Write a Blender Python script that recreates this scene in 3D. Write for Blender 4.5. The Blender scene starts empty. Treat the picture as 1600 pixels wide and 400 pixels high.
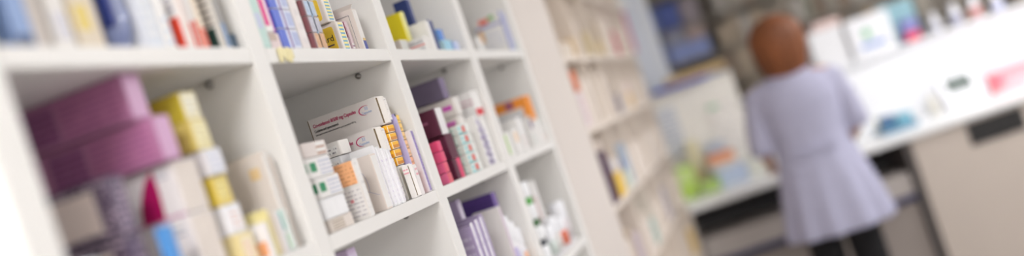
import bpy, bmesh, math, random
from mathutils import Vector, Matrix
random.seed(7)
S = bpy.context.scene
COL = S.collection
PI = math.pi

# ------------------------------------------------------------------ camera
F = 1600.0                       # focal length in pixels of the 1600x400 frame
EYE = Vector((0, 0, 1.6))
_t = math.radians(18.8)
_c1 = Vector(((1180 - 800) / F, -(82 - 200) / F, -1.0)).normalized()   # world X seen from the camera
_e = Vector((math.cos(_t), math.sin(_t), 0))
_zc = _e.cross(_c1).normalized()
if _zc.y < 0: _zc = -_zc
_yc = _zc.cross(_c1)
R = Matrix((_c1, _yc, _zc))      # camera space -> world space
cam_d = bpy.data.cameras.new('camera')
cam_d.sensor_width = 36.0
cam_d.lens = 36.0 * F / 1600.0
cam_d.clip_start = 0.05
cam_d.dof.use_dof = True
cam_d.dof.focus_distance = 1.71
cam_d.dof.aperture_fstop = 1.05
cam = bpy.data.objects.new('camera', cam_d)
cam.matrix_world = Matrix.Translation(EYE) @ R.to_4x4()
COL.objects.link(cam)
S.camera = cam

# ------------------------------------------------------------------ world, exposure, lamps
w = bpy.data.worlds.new('world'); S.world = w; w.use_nodes = True
w.node_tree.nodes['Background'].inputs[0].default_value = (0.9, 0.95, 1.0, 1)
w.node_tree.nodes['Background'].inputs[1].default_value = 0.8
S.view_settings.view_transform = 'Standard'
S.view_settings.look = 'None'
S.view_settings.gamma = 1.0
S.view_settings.exposure = -0.24
PANELS = [(-1.2, 0.05, 84), (1.4, -1.7, 14), (3.4, -0.9, 27), (5.5, -1.8, 44), (-1.0, -2.3, 30), (1.4, -2.9, 10), (3.5, -2.9, 18), (5.5, -3.1, 36)]
CEIL = 2.75
for (lx, ly, pw) in PANELS:
    ld = bpy.data.lights.new('ceiling_lamp', 'AREA'); ld.shape = 'SQUARE'; ld.size = 0.58
    ld.energy = pw; ld.color = (0.985, 0.985, 1.0)
    lo = bpy.data.objects.new('ceiling_lamp', ld); lo.location = (lx, ly, CEIL - 0.035); COL.objects.link(lo)

# ------------------------------------------------------------------ pixel -> place in the room
def ray(px, py): return R @ Vector(((px - 800) / F, -(py - 200) / F, -1.0))
def aty(px, py, Y):
    d = ray(px, py); return EYE + d * (Y / d.y)
def atx(px, py, X):
    d = ray(px, py); return EYE + d * (X / d.x)

# ------------------------------------------------------------------ materials
_M = {}
def lin(c): return tuple(((v / 255) / 12.92 if v / 255 <= 0.04045 else ((v / 255 + 0.055) / 1.055) ** 2.4) for v in c)
def mat(rgb, rough=0.5, var=0.05, scale=30.0, metal=0.0, emit=0.0, bump=0.0, trans=0.0, coat=0.0):
    key = ('p', rgb, rough, var, scale, metal, emit, bump, trans, coat)
    if key in _M: return _M[key]
    m = bpy.data.materials.new('surface'); m.use_nodes = True
    nt = m.node_tree; b = nt.nodes['Principled BSDF']
    c = lin(rgb)
    tc = nt.nodes.new('ShaderNodeTexCoord'); n = nt.nodes.new('ShaderNodeTexNoise')
    n.inputs['Scale'].default_value = scale; n.inputs['Detail'].default_value = 3
    nt.links.new(tc.outputs['Object'], n.inputs['Vector'])
    mx = nt.nodes.new('ShaderNodeMix'); mx.data_type = 'RGBA'
    mx.inputs[6].default_value = (*[v * (1 - var) for v in c], 1)
    mx.inputs[7].default_value = (*[min(1, v * (1 + var)) for v in c], 1)
    nt.links.new(n.outputs['Fac'], mx.inputs[0]); nt.links.new(mx.outputs[2], b.inputs['Base Color'])
    b.inputs['Roughness'].default_value = rough; b.inputs['Metallic'].default_value = metal
    b.inputs['Transmission Weight'].default_value = trans
    b.inputs['Coat Weight'].default_value = coat
    if emit:
        b.inputs['Emission Color'].default_value = (*c, 1); b.inputs['Emission Strength'].default_value = emit
    if bump:
        bp = nt.nodes.new('ShaderNodeBump'); bp.inputs['Strength'].default_value = bump
        nt.links.new(n.outputs['Fac'], bp.inputs['Height']); nt.links.new(bp.outputs[0], b.inputs['Normal'])
    _M[key] = m
    return m
def prt(base, ink, rows=6, dens=0.5, wscale=14.0, cover=0.42):
    """flat printed lines: rows of broken dashes of ink on a base colour"""
    key = ('t', base, ink, rows, dens, wscale, cover)
    if key in _M: return _M[key]
    m = bpy.data.materials.new('print'); m.use_nodes = True
    nt = m.node_tree; b = nt.nodes['Principled BSDF']; L = nt.links
    tc = nt.nodes.new('ShaderNodeTexCoord'); sp = nt.nodes.new('ShaderNodeSeparateXYZ')
    L.new(tc.outputs['Generated'], sp.inputs[0])
    def ma(op, a, b2=None):
        x = nt.nodes.new('ShaderNodeMath'); x.operation = op
        for i, v in enumerate((a, b2)):
            if v is None: continue
            if isinstance(v, (int, float)): x.inputs[i].default_value = v
            else: L.new(v, x.inputs[i])
        return x.outputs[0]
    h = ma('ADD', sp.outputs[0], sp.outputs[1])
    r = ma('MULTIPLY', sp.outputs[2], float(rows))
    fr = ma('FRACT', r); fl = ma('FLOOR', r)
    band = ma('LESS_THAN', fr, cover)
    cv = nt.nodes.new('ShaderNodeCombineXYZ')
    L.new(ma('MULTIPLY', h, wscale), cv.inputs[0]); L.new(ma('MULTIPLY', fl, 7.31), cv.inputs[1])
    n = nt.nodes.new('ShaderNodeTexNoise'); n.inputs['Scale'].default_value = 1.0; n.inputs['Detail'].default_value = 2
    L.new(cv.outputs[0], n.inputs['Vector'])
    ink_f = ma('MULTIPLY', band, ma('GREATER_THAN', n.outputs['Fac'], 1 - dens))
    mx = nt.nodes.new('ShaderNodeMix'); mx.data_type = 'RGBA'
    mx.inputs[6].default_value = (*lin(base), 1); mx.inputs[7].default_value = (*lin(ink), 1)
    L.new(ink_f, mx.inputs[0]); L.new(mx.outputs[2], b.inputs['Base Color'])
    b.inputs['Roughness'].default_value = 0.45
    _M[key] = m
    return m
WHT = (240, 238, 236); PAP = (228, 222, 216); INK = (120, 118, 122)
BOARD = mat((238, 236, 233), 0.42, 0.02, 8)
GREIGE = mat((220, 211, 204), 0.5, 0.02, 6)
CREAM = mat((232, 220, 208), 0.5, 0.03, 6)
INNER = mat((120, 100, 70), 0.8)
STEEL = mat((150, 148, 145), 0.3, 0.05, 40, metal=0.9)
DARK = mat((38, 36, 38), 0.5)

# ------------------------------------------------------------------ mesh helpers
def box_bm(bm, x0, x1, y0, y1, z0, z1):
    v = [bm.verts.new(p) for p in ((x0, y0, z0), (x1, y0, z0), (x1, y1, z0), (x0, y1, z0), (x0, y0, z1), (x1, y0, z1), (x1, y1, z1), (x0, y1, z1))]
    for f in ((0, 3, 2, 1), (4, 5, 6, 7), (0, 1, 5, 4), (1, 2, 6, 5), (2, 3, 7, 6), (3, 0, 4, 7)):
        bm.faces.new([v[i] for i in f])
    return v
def link(name, bm, m, parent=None, loc=None, rotz=0, smooth=False):
    me = bpy.data.meshes.new(name)
    bmesh.ops.recalc_face_normals(bm, faces=bm.faces)
    bm.to_mesh(me); bm.free()
    if m: me.materials.append(m)
    if smooth:
        for p in me.polygons: p.use_smooth = True
    o = bpy.data.objects.new(name, me); COL.objects.link(o)
    if parent: o.parent = parent
    if loc is not None: o.location = loc
    if rotz: o.rotation_euler.z = rotz
    return o
def bx(name, x0, x1, y0, y1, z0, z1, m, parent=None, bev=0.0, loc=None, rotz=0):
    bm = bmesh.new(); box_bm(bm, min(x0, x1), max(x0, x1), min(y0, y1), max(y0, y1), min(z0, z1), max(z0, z1))
    if bev: bmesh.ops.bevel(bm, geom=bm.edges[:], offset=bev, segments=2, affect='EDGES')
    return link(name, bm, m, parent, loc, rotz)
def cyl(name, r0, r1, z0, z1, m, parent=None, loc=None, seg=20, axis='Z', prof=None):
    """lathe: prof is a list of (radius, z)"""
    prof = prof or [(r0, z0), (r1, z1)]
    bm = bmesh.new(); rings = []
    for r, z in prof:
        rings.append([bm.verts.new((r * math.cos(2 * PI * k / seg), r * math.sin(2 * PI * k / seg), z)) for k in range(seg)])
    for a, b in zip(rings, rings[1:]):
        for k in range(seg): bm.faces.new((a[k], a[(k + 1) % seg], b[(k + 1) % seg], b[k]))
    bm.faces.new(rings[0][::-1]); bm.faces.new(rings[-1])
    if axis == 'Y': bmesh.ops.rotate(bm, verts=bm.verts, matrix=Matrix.Rotation(PI / 2, 3, 'X'))
    if axis == 'X': bmesh.ops.rotate(bm, verts=bm.verts, matrix=Matrix.Rotation(PI / 2, 3, 'Y'))
    return link(name, bm, m, parent, loc, smooth=len(prof) > 2)
def tag(o, label, cat, group=None):
    o['label'] = label; o['category'] = cat
    if group: o['group'] = group
    return o
def struct(o): o['kind'] = 'structure'; return o
def empty(name, loc, label, cat, group=None, rotz=0):
    o = bpy.data.objects.new(name, None); COL.objects.link(o); o.location = loc; o.rotation_euler.z = rotz
    o.empty_display_size = 0.02
    return tag(o, label, cat, group)
def slab(face, u0, v0, u1, v1, m, name, o, dims, proud=0.0007):
    """a printed patch on the side (S, towards the camera), end (E, towards the aisle) or top (T) of a carton"""
    t, wd, h = dims; e = proud
    if face == 'S': return bx(name, -e, e * .3, wd * (1 - u1), wd * (1 - u0), h * v0, h * v1, m, o)
    if face == 'E': return bx(name, t * u0, t * u1, -e, e * .3, h * v0, h * v1, m, o)
    return bx(name, t * u0, t * u1, wd * v0, wd * v1, h - e * .3, h + e, m, o)
LAST = {}
def ct(label, X, Y, z0, z1, wd, t, m, dec=(), end=None, name='carton', cat='box', group=None, rotz=0, bev=0.0008, gap=False):
    """a carton: near lower front corner at (X, Y, z0), running wd into the shelf and t along it"""
    h = z1 - z0
    z0 += .0003; h -= .0003
    o = bx(name, 0, t, 0, wd, 0, h, m, None, min(bev, t * .2, h * .2), (X, Y, z0), rotz)
    tag(o, label, cat, group)
    if end is not None:
        f = bmesh.new(); N = 6; g = 0.22 if gap else 0.06; pv = None
        for k in range(N + 1):
            a = k / N; xx = t * (g + (0.96 - g) * a); yy = -0.0006 - (0.004 * math.sin(PI * a) if gap else 0.0)
            v = (f.verts.new((xx, yy, h * .03)), f.verts.new((xx, yy, h * .97)), f.verts.new((xx, 0.0008, h * .03)), f.verts.new((xx, 0.0008, h * .97)))
            if pv:
                f.faces.new((pv[0], v[0], v[1], pv[1])); f.faces.new((pv[2], v[2], v[0], pv[0])); f.faces.new((pv[1], v[1], v[3], pv[3])); f.faces.new((pv[3], v[3], v[2], pv[2]))
            else: f.faces.new((v[0], v[1], v[3], v[2]))
            pv = v
        f.faces.new((pv[0], pv[2], pv[3], pv[1]))
        link('end_flap', f, end, o)
        if gap: bx('flap_gap', t * .05, t * .2, -0.0005, 0.0005, h * .05, h * .95, INNER, o)
    for d in dec: slab(*d[:5], d[5], d[6] if len(d) > 6 else 'printed_panel', o, (t, wd, h))
    return o
def top_at(px, py, dy=0.02):
    p = aty(px, py, 0.6 + dy); return p.x, p.y, p.z
def cp(label, px, py, zb, wd, t, m, dy=0.02, **k):
    """carton whose upper front near corner is seen at (px, py)"""
    X, Y, Z = top_at(px, py, dy)
    return ct(label, X, Y, zb, Z, wd, t, m, **k)

# ------------------------------------------------------------------ the room
ZT, ZM, ZL = 1.818, 1.552, 1.27       # shelf top surfaces
TH = 0.022
YF, YB = 0.6, 0.9                     # shelf front and back
struct(bx('floor', -1.6, 8.4, -3.6, 1.0, -0.1, 0, mat((150, 145, 140), 0.35, 0.06, 5)))
struct(bx('ceiling', -1.6, 8.4, -3.6, 1.0, CEIL, CEIL + 0.1, mat((236, 234, 230), 0.8)))
struct(bx('wall_left', -1.6, 8.4, 0.93, 1.03, 0, CEIL, mat((228, 224, 218), 0.7)))
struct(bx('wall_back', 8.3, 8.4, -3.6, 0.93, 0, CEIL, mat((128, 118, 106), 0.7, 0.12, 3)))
struct(bx('wall_right', -1.6, 8.3, -3.7, -3.6, 0, CEIL, mat((236, 236, 236), 0.7)))
struct(bx('wall_front', -1.7, -1.6, -3.6, 1.0, 0, CEIL, mat((228, 224, 218), 0.7)))
struct(bx('baseboard_back', 8.285, 8.3, -3.6, 0.93, 0, 0.1, mat((90, 86, 82), 0.6)))
for i, (lx, ly, pw) in enumerate(PANELS):
    e = empty('ceiling_light', (lx, ly, CEIL - 0.03), 'square flush ceiling light panel above the pharmacy floor', 'light', 'ceiling light panels')
    bm = bmesh.new()
    for a in ((-.3, .3, -.3, -.28), (-.3, .3, .28, .3), (-.3, -.28, -.28, .28), (.28, .3, -.28, .28)): box_bm(bm, *a, -0.005, 0.03)
    link('frame', bm, mat((235, 235, 235), 0.5), e)
    bx('diffuser', -.28, .28, -.28, .28, 0.01, 0.03, mat((250, 250, 255), 0.5, emit=4.0), e)

# ------------------------------------------------------------------ near shelf unit
def pin(unit, X, Y, Z, side=-1):
    o = cyl('shelf_pin', .004, .004, 0, 0.008, STEEL, unit, (X, Y, Z), 10, 'X', [(.0035, -.009), (.0035, -.003), (.0055, -.003), (.0055, 0)])
    return o
unit = empty('shelving_unit', (0.7, 0.6, 0), 'near white pigeonhole shelving unit with four columns of boxes', 'shelving')
U = Vector((0.7, 0.6, 0))
def up(name, x0, x1, y0, y1, z0, z1, m, bev=0.0012): return bx(name, x0 - U.x, x1 - U.x, y0 - U.y, y1 - U.y, z0, z1, m, unit, bev)
DIV = [(0.715, 0.76), (1.217, 1.261), (1.735, 1.779), (2.262, 2.315), (2.806, 2.85)]
for a, b in DIV: up('divider', a, b, YF, YB, 0.08, 2.38, BOARD)
for (a, b), (c, d) in zip(DIV, DIV[1:]):
    for z in (0.12, 0.42, 0.71, 0.99, ZL, ZM, ZT, 2.085, 2.36):
        up('shelf', b + .0005, c - .0005, YF + .001, YB - .002, z - TH, z, BOARD)
        if z in (ZL, ZM, ZT, 2.085):
            for yy in (0.67,): pin(unit, c - U.x, yy - U.y, z - TH - 0.006)
up('back_panel', 0.715, 2.85, YB, YB + 0.018, 0.08, 2.38, BOARD)
up('plinth', 0.73, 2.84, YF + .04, YB, 0, 0.08, BOARD)
for (X, Y, Z) in ((1.735, 0.665, 1.862), (1.735, 0.665, 1.895), (1.735, 0.69, 1.62)):
    cyl('pin_hole', .0035, .0035, 0, 0.001, DARK, unit, (X - U.x - .0012, Y - U.y, Z), 12, 'X')
# strip of yellowed tape on the front of the top shelf
pt = aty(437, 78, 0.6)
bm = bmesh.new()
for k in range(5):
    box_bm(bm, k * .009, k * .009 + .0095, -.0012 - .0004 * (k % 2), 0, -.019 + .003 * ((k * 2) % 3), .0015 + .0015 * (k % 2))
tp = link('tape', bm, mat((238, 226, 170), 0.25, 0.15, 120), unit, (pt.x - U.x - .01, -.0005, ZT - .003))
tp['label'] = 'strip of yellowed sticky tape on the shelf front'
# plain panel between the two units
pnl = bx('end_panel', 2.8505, 3.389, 0.598, 0.9, 0, 2.38, GREIGE, None, 0.002)
tag(pnl, 'wide plain beige filler panel between the near and far shelving', 'panel')

# ================================================================== boxes
def Mx(*c, **k): return mat(tuple(c), 0.45, 0.04, 60, **k)
W1 = mat(WHT, 0.4, 0.02, 50); W2 = mat((232, 228, 224), 0.45, 0.03, 40); W3 = mat((226, 216, 208), 0.45, 0.03, 40)

# ---- column 1, top shelf
X0 = 0.775
G = 'boxes on the top shelf, first column'
o = ct('pale blue pack at the far left end of the top shelf', .800, .612, ZT, 1.93, .10, .030, Mx(136, 162, 208), end=Mx(140, 166, 212), group=G, bev=.004)
slab('E', .1, .02, .9, .12, Mx(50, 70, 110), 'stripe', o, (.030, .10, .112))
ct('cream carton beside the pale blue pack on the top shelf', .838, .625, ZT, 1.95, .11, .030, Mx(222, 206, 190), end=Mx(214, 204, 196), group=G)
ct('plain off-white carton on the top shelf left of the yellow labelled one', .874, .622, ZT, 1.89, .10, .028, W2, dec=[('E', .1, .2, .9, .6, prt((222, 220, 226), (190, 188, 204), 4, .5))], end=W2, group=G)
o = ct('cream carton with a square yellow label on the top shelf', .908, .62, ZT, 1.90, .1, .040, Mx(218, 205, 185), end=Mx(222, 208, 186), group=G)
slab('S', .80, .28, .97, .62, Mx(226, 200, 100), 'label', o, (.04, .1, .082)); slab('E', .08, .28, .62, .62, Mx(228, 204, 110), 'label', o, (.04, .1, .082))
# crumpled blue foil pack
p = aty(196, 72, .615)
bm = bmesh.new(); bmesh.ops.create_uvsphere(bm, u_segments=28, v_segments=20, radius=1)
rnd = random.Random(4)
for v in bm.verts:
    q = v.co.copy()
    v.co = Vector([math.copysign(abs(c) ** .45, c) for c in q]); n = rnd.uniform(-.06, .06)
    v.co.x *= .024 + n * .02; v.co.y *= .05 + n * .02; v.co.z *= .075; v.co.z += .0755
o = link('foil_pack', bm, mat((120, 132, 176), 0.3, 0.7, 70, coat=.4, bump=.3), None, (.992, .67, ZT), smooth=True)
tag(o, 'crumpled dark blue and silver wrapped pack on the top shelf', 'pack', G)
bx('label', -.020, .020, -.0525, -.049, .10, .145, Mx(70, 150, 170), o); bx('stripe', -.0225, -.0150, -.0525, -.04, .03, .075, Mx(34, 50, 120), o)
bx('stripe', -.0215, -.012, -.0515, -.04, .10, .14, Mx(30, 44, 110), o)
o = ct('white and ice blue carton right of the crumpled blue pack', 1.018, .615, ZT, 1.94, .11, .030, Mx(226, 228, 234), end=Mx(224, 230, 240), group=G, dec=[('E', .1, .7, .9, .95, Mx(120, 190, 200), 'stripe'), ('E', .1, .1, .8, .6, prt((232, 234, 238), (196, 208, 226), 5, .5))])
ct('short white carton before the red topped carton', 1.050, .612, ZT, 1.885, .1, .016, W1, end=W1, group=G, dec=[('E', .2, .1, .8, .7, prt(WHT, (190, 206, 232), 3, .6))])
o = ct('white carton with a red upper band and grey print', 1.086, .606, ZT, 1.925, .12, .011, W1, group=G, end=Mx(240, 225, 218)); hh = 1.925 - ZT
slab('S', 0, .72, 1, 1, Mx(226, 74, 40), 'band', o, (.011, .12, hh)); slab('S', .3, .45, .95, .66, prt(WHT, (150, 150, 170), 3, .6), 'printed_panel', o, (.011, .12, hh))
slab('S', .84, .0, .97, .38, Mx(226, 70, 46), 'stripe', o, (.011, .12, hh))
for k, (xx, zt, c) in enumerate(((1.101, 1.93, (238, 228, 226)), (1.114, 1.94, (240, 236, 232)), (1.127, 1.91, (242, 226, 205)))):
    o = ct(['thin white pack with a red foot, nearest the red banded carton', 'thin white pack with red stripe, middle of three thin packs', 'thin orange edged pack with red foot beside the text covered carton'][k], xx, .61, ZT, zt, .105, .011, Mx(*c), end=Mx(*c), group=G)
    hh = zt - ZT
    slab('S', .86, .02, .99, .36 - .08 * k, Mx(228, 76, 48), 'stripe', o, (.011, .105, hh)); slab('E', .1, .02, .9, .30, Mx(230, 80, 52), 'stripe', o, (.011, .105, hh))
    slab('S', .80, .45, .99, .9, Mx(*[(236, 140, 120), (232, 90, 60), (238, 168, 84)][k]), 'stripe', o, (.011, .105, hh))
o = ct('large white carton with lines of text and a dark green square', 1.172, .606, ZT, 1.93, .12, .012, Mx(226, 222, 216), group=G, end=Mx(150, 148, 146)); hh = 1.93 - ZT
slab('S', .45, .30, .94, .86, prt((224, 218, 210), (120, 110, 110), 7, .7, 8, .3), 'printed_panel', o, (.012, .12, hh)); slab('S', .66, .02, .93, .27, prt((30, 66, 60), (70, 110, 100), 5, .4), 'label', o, (.012, .12, hh))
slab('E', .1, .02, .9, .3, Mx(120, 150, 190), 'label', o, (.012, .12, hh))
ct('slim pale blue pack close to the divider on the top shelf', 1.186, .612, ZT, 1.842, .08, .010, Mx(188, 206, 224), end=Mx(200, 214, 226), group=G)
ct('tiny dark green pack against the divider on the top shelf', 1.198, .611, ZT, 1.840, .08, .013, Mx(52, 80, 84), end=Mx(54, 84, 110), group=G)

# ---- column 1, middle shelf
G = 'boxes on the middle shelf, first column'
px, py, pz = top_at(208, 113, .02)
PUR = mat((180, 120, 158), .4, .08, 25); PURE = mat((208, 164, 200), .4, .05, 25)
zz = pz
def pur(label, X, Y, z0, z1):
    o = ct(label, X, Y, z0, z1, .20, .034, PUR, end=PURE, group=G); hh = z1 - z0
    slab('S', .32, .12, .54, .88, prt((158, 96, 140), (124, 70, 112), 5, .6, 6), 'printed_panel', o, (.034, .2, hh))
    slab('S', .58, .1, .96, .9, prt((182, 116, 156), (158, 92, 136), 6, .6, 5), 'printed_panel', o, (.034, .2, hh))
    return o
z_a = pz - .051; z_b = z_a - .051
pur('upper of two long mauve cartons in the first column', .958, .625, z_a, pz)
pur('lower of two long mauve cartons in the first column', .968, .612, z_b, z_a - .0005)
# beneath the mauve cartons: magenta flashed cartons and dark violet patterned packs
def mag(label, z0, z1):
    o = ct(label, .985, .618, z0, z1, .10, .050, mat((236, 230, 230), .4, .03, 40), end=W3, group=G, bev=.001)
    f = bmesh.new()
    hh = z1 - z0
    pts = [(.026, .04), (.054, .02), (.052, .25), (.048, .45), (.042, .65), (.035, .82), (.024, .96), (.0235, .75), (.0235, .5), (.0245, .25)]
    a = [f.verts.new((-.0009, y, z * hh)) for y, z in pts]; b = [f.verts.new((.0002, y, z * hh)) for y, z in pts]
    f.faces.new(a); f.faces.new(b[::-1])
    for k in range(len(pts)): f.faces.new((a[k], a[(k + 1) % len(pts)], b[(k + 1) % len(pts)], b[k]))
    link('magenta_flash', f, Mx(176, 8, 92), o)
    slab('S', .72, .75, .92, .9, prt(WHT, (150, 150, 170), 2, .6), 'printed_panel', o, (.05, .1, hh)); slab('S', .0, .0, 1, .04, Mx(210, 140, 180), 'stripe', o, (.05, .1, hh))
    return o
z_c = z_b - .0605
mag('upper white carton with a curved magenta flash under the mauve boxes', z_c, z_b - .001)
mag('lower white carton with a curved magenta flash, bottom of the left stack', ZM, z_c - .0005)
def vio(label, z0, z1, X=.886, wd=.12):
    hh = z1 - z0
    o = ct(label, X, .632, z0, z1, wd, .030, prt((74, 58, 82), (206, 186, 200), 9, .5, 26, .45), end=prt((78, 62, 88), (196, 176, 196), 8, .5, 8, .5), group=G)
    slab('S', .12, .14, .86, .84, Mx(230, 214, 206), 'label', o, (.03, wd, hh)); 
    return o
vio('upper cream labelled pack with dark violet border', z_b - .063, z_b - .0015)
o = vio('lower cream labelled pack with dark violet border and an orange spot', ZM, z_b - .0635)
slab('S', .5, .4, .66, .68, Mx(222, 150, 110), 'spot', o, (.03, .12, z_b - .0635 - ZM), .0012)
ct('bright blue slim carton between the violet packs and magenta cartons', .914, .603, ZM, z_b - .066, .012, .013, Mx(84, 150, 216), end=Mx(84, 150, 216), group=G)
ct('white carton with a pale blue edge at the lower left corner', .840, .650, ZM, z_b - .075, .09, .026, Mx(222, 226, 232), dec=[('S', .75, .3, .95, .98, Mx(120, 166, 226), 'stripe')], end=W1, group=G)
# yellow stack
YEL = Mx(214, 190, 70); YC = Mx(232, 218, 160)
cx, cy, cz = top_at(276, 144, .02)
labs = ['topmost yellow carton of the tall stack beside the mauve boxes', 'second yellow carton from the top of the tall stack', 'white carton third from the top of the yellow stack', 'mustard yellow carton fourth from the top of the stack', 'white carton fifth from the top of the yellow stack', 'bottom carton of the tall yellow stack']
hs = [.035, .036, .032, .036, .036]
cols = [(206, 186, 60), (222, 200, 110), (226, 222, 224), (224, 196, 72), (240, 238, 240), (236, 218, 160)]
z1 = cz
for k in range(6):
    z0 = z1 - hs[k] if k < 5 else ZM
    c = cols[k]
    o = ct(labs[k], cx + [0, -.002, .004, .008, .010, .012][k], .620 - .003 * (k % 3), z0, z1 - .0004, .09, .036, Mx(*c), end=Mx(*(YC if False else [(238, 230, 196), (236, 226, 176), (226, 228, 236), (232, 210, 120), (240, 240, 244), (238, 224, 180)][k])), group=G)
    slab('E', .2, .2, .8, .8, prt(*([((240, 238, 222), (200, 180, 120)), ((242, 234, 190), (196, 176, 120)), ((232, 232, 240), (170, 180, 210)), ((240, 226, 150), (190, 160, 80)), ((246, 244, 246), (226, 160, 140)), ((244, 232, 210), (228, 150, 110))][k]), 3, .5), 'label', o, (.036, .09, z1 - z0))
    z1 = z0
# pale big carton with thin packs at its right
o = cp('big pale grey-beige carton with faint print behind the small packs', 420, 243, ZM, .14, .0045, Mx(228, 218, 208), dy=.012, group=G, end=W3)
hh = top_at(420, 243, .012)[2] - ZM
slab('S', .2, .72, .85, .90, prt((230, 220, 210), (170, 160, 156), 2, .8, 4, .25), 'printed_panel', o, (.01, .14, hh))
ct('upright white folder-thin pack in front of the big pale carton', 1.1765, .612, ZM, 1.683, .12, .012, W3, end=W2, group=G, dec=[('S', .8, .75, .92, .86, Mx(230, 200, 150), 'label')])
small = [
 ('white carton with an orange spot at the foot of the yellow stack', 1.1095, .604, ZM, 1.598, (238, 234, 234), [('S', .5, .1, .9, .5, Mx(240, 170, 120), 'label')]),
 ('small yellow and white carton at the foot of the big pale carton', 1.123, .606, ZM, 1.612, (236, 224, 160), [('S', .5, .3, .9, .7, Mx(224, 200, 90), 'label')]),
 ('small cream carton with red dot print near the pale carton', 1.136, .606, ZM, 1.608, (232, 220, 206), [('S', .7, .5, .85, .7, Mx(220, 120, 90), 'label')]),
 ('small white carton left of the turquoise lidded one', 1.150, .606, ZM, 1.605, (238, 236, 238), [('S', .4, .1, .9, .9, prt(WHT, (190, 200, 210), 4, .5))]),
 ('small white carton with a turquoise upper block and blue mark', 1.166, .604, ZM, 1.606, (226, 232, 228), [('S', .42, .52, .92, .96, Mx(60, 190, 176), 'label'), ('S', .5, .12, .72, .4, Mx(70, 110, 200), 'label'), ('S', .75, .05, .95, .4, Mx(190, 222, 190), 'label')])]
for lb, x, y, z0, z1, c, d in small:
    ct(lb, x, y, z0, z1, .035, .0085, Mx(*c), dec=d, end=Mx(*c), group=G)

# ---- column 2, top shelf
G = 'boxes on the top shelf, second column'
ct('mint green carton against the left divider on the top shelf', 1.264, .604, ZT, 1.93, .11, .026, Mx(188, 222, 214), end=Mx(196, 224, 218), group=G, dec=[('E', .2, .25, .8, .45, Mx(200, 206, 232), 'label')])
o = ct('white carton with a vertical magenta block beside the mint one', 1.293, .606, 1.842, 1.905, .10, .028, W1, end=W1, group=G)
slab('E', .12, .15, .62, .80, Mx(228, 52, 140), 'label', o, (.028, .1, .063)); slab('S', .86, .15, .99, .8, Mx(228, 52, 140), 'label', o, (.028, .1, .063)); slab('E', .86, 0, 1, 1, Mx(190, 60, 190), 'stripe', o, (.028, .1, .063))
ct('tan and pale pink carton under the magenta marked one', 1.293, .606, ZT, 1.8415, .10, .034, Mx(226, 206, 202), end=Mx(230, 212, 212), group=G, dec=[('E', .1, .5, .7, .95, prt((206, 184, 170), (140, 120, 110), 3, .5), 'label')])
z = ZT
for k, lb in enumerate(('bottom blue and purple striped carton of three', 'middle blue and purple striped carton of three', 'top blue and purple striped carton of three')):
    o = ct(lb, 1.331, .605, z, z + .0295, .09, .058, Mx(232, 232, 244), end=Mx(224, 228, 244), group=G)
    D = (.058, .09, .0295)
    slab('E', .02, .03, .34, .97, Mx(88, 112, 214), 'stripe', o, D); slab('E', .46, .0, .54, 1, Mx(100, 40, 150), 'stripe', o, D); slab('S', .85, .03, 1, .97, Mx(88, 112, 214), 'stripe', o, D)
    slab('E', .62, .15, .97, .85, mat((180, 190, 226), .4, .25, 120, coat=.1), 'cellophane', o, D)
    z += .030
ct('plain tall white carton left of the maroon edged packs', 1.394, .607, ZT, 1.902, .10, .030, W1, end=mat((236, 228, 226), .4), group=G, dec=[('E', .4, .1, .9, .9, prt((238, 232, 230), (220, 212, 214), 3, .5))])
ct('blue topped carton standing behind the tall white one', 1.394, .72, ZT, 1.925, .10, .05, Mx(84, 100, 200), end=Mx(84, 100, 200), group=G)
z = ZT
for k, lb in enumerate(('bottom clear wrapped pack with a maroon edge', 'middle clear wrapped pack with a maroon edge', 'top clear wrapped pack with a maroon edge')):
    o = ct(lb, 1.434, .604, z, z + .0255, .055, .047, mat((222, 208, 208), .3, .2, 90), end=Mx(214, 212, 218), group=G)
    D = (.047, .055, .0255)
    slab('S', .78, .02, 1, .98, Mx(140, 84, 90), 'stripe', o, D); slab('E', .0, .02, .16, .98, Mx(120, 62, 70), 'stripe', o, D)
    slab('E', .2, .05, .95, .95, mat([(216, 170, 130), (190, 190, 204), (176, 196, 220)][k], .35, .35, 150, coat=.12), 'cellophane', o, D); slab('E', .52, .0, .60, 1, Mx(150, 196, 230), 'stripe', o, D)
    z += .026
# two white cartons with yellow labels
YLB = Mx(246, 206, 60)
def yl(label, X, Y, z0, z1, word):
    h = z1 - z0; wd = .085
    o = ct(label, X, Y, z0, z1, wd, .034, W3, end=W2, group=G, gap=False)
    D = (.034, wd, h)
    lb = bmesh.new(); ya, yb, za, zb_, cr = wd * .08, wd * .46, h * .12, h * .88, .004; pts = []
    for (cy_, cz_, a0) in ((yb - cr, zb_ - cr, 0), (ya + cr, zb_ - cr, 90), (ya + cr, za + cr, 180), (yb - cr, za + cr, 270)):
        for q in range(5): a_ = math.radians(a0 + 22.5 * q); pts.append((cy_ + cr * math.cos(a_), cz_ + cr * math.sin(a_)))
    A_ = [lb.verts.new((-.0008, y_, z_)) for y_, z_ in pts]; B_ = [lb.verts.new((.0002, y_, z_)) for y_, z_ in pts]
    lb.faces.new(A_); lb.faces.new(B_[::-1])
    for q in range(len(pts)): lb.faces.new((A_[q], A_[(q + 1) % len(pts)], B_[(q + 1) % len(pts)], B_[q]))
    link('label', lb, YLB, o)
    slab('S', .52, .3, .86, .34, Mx(90, 70, 90), 'stripe', o, D, .0014)
    if word: text(word, o, (-.0010, wd * .335, h * .44), h * .28, DARK, sx=.95)
    slab('E', .30, .08, .80, .95, prt((250, 236, 150), (120, 176, 200), 7, .8, 2, .5), 'printed_panel', o, D, .001)
    return o
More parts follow.
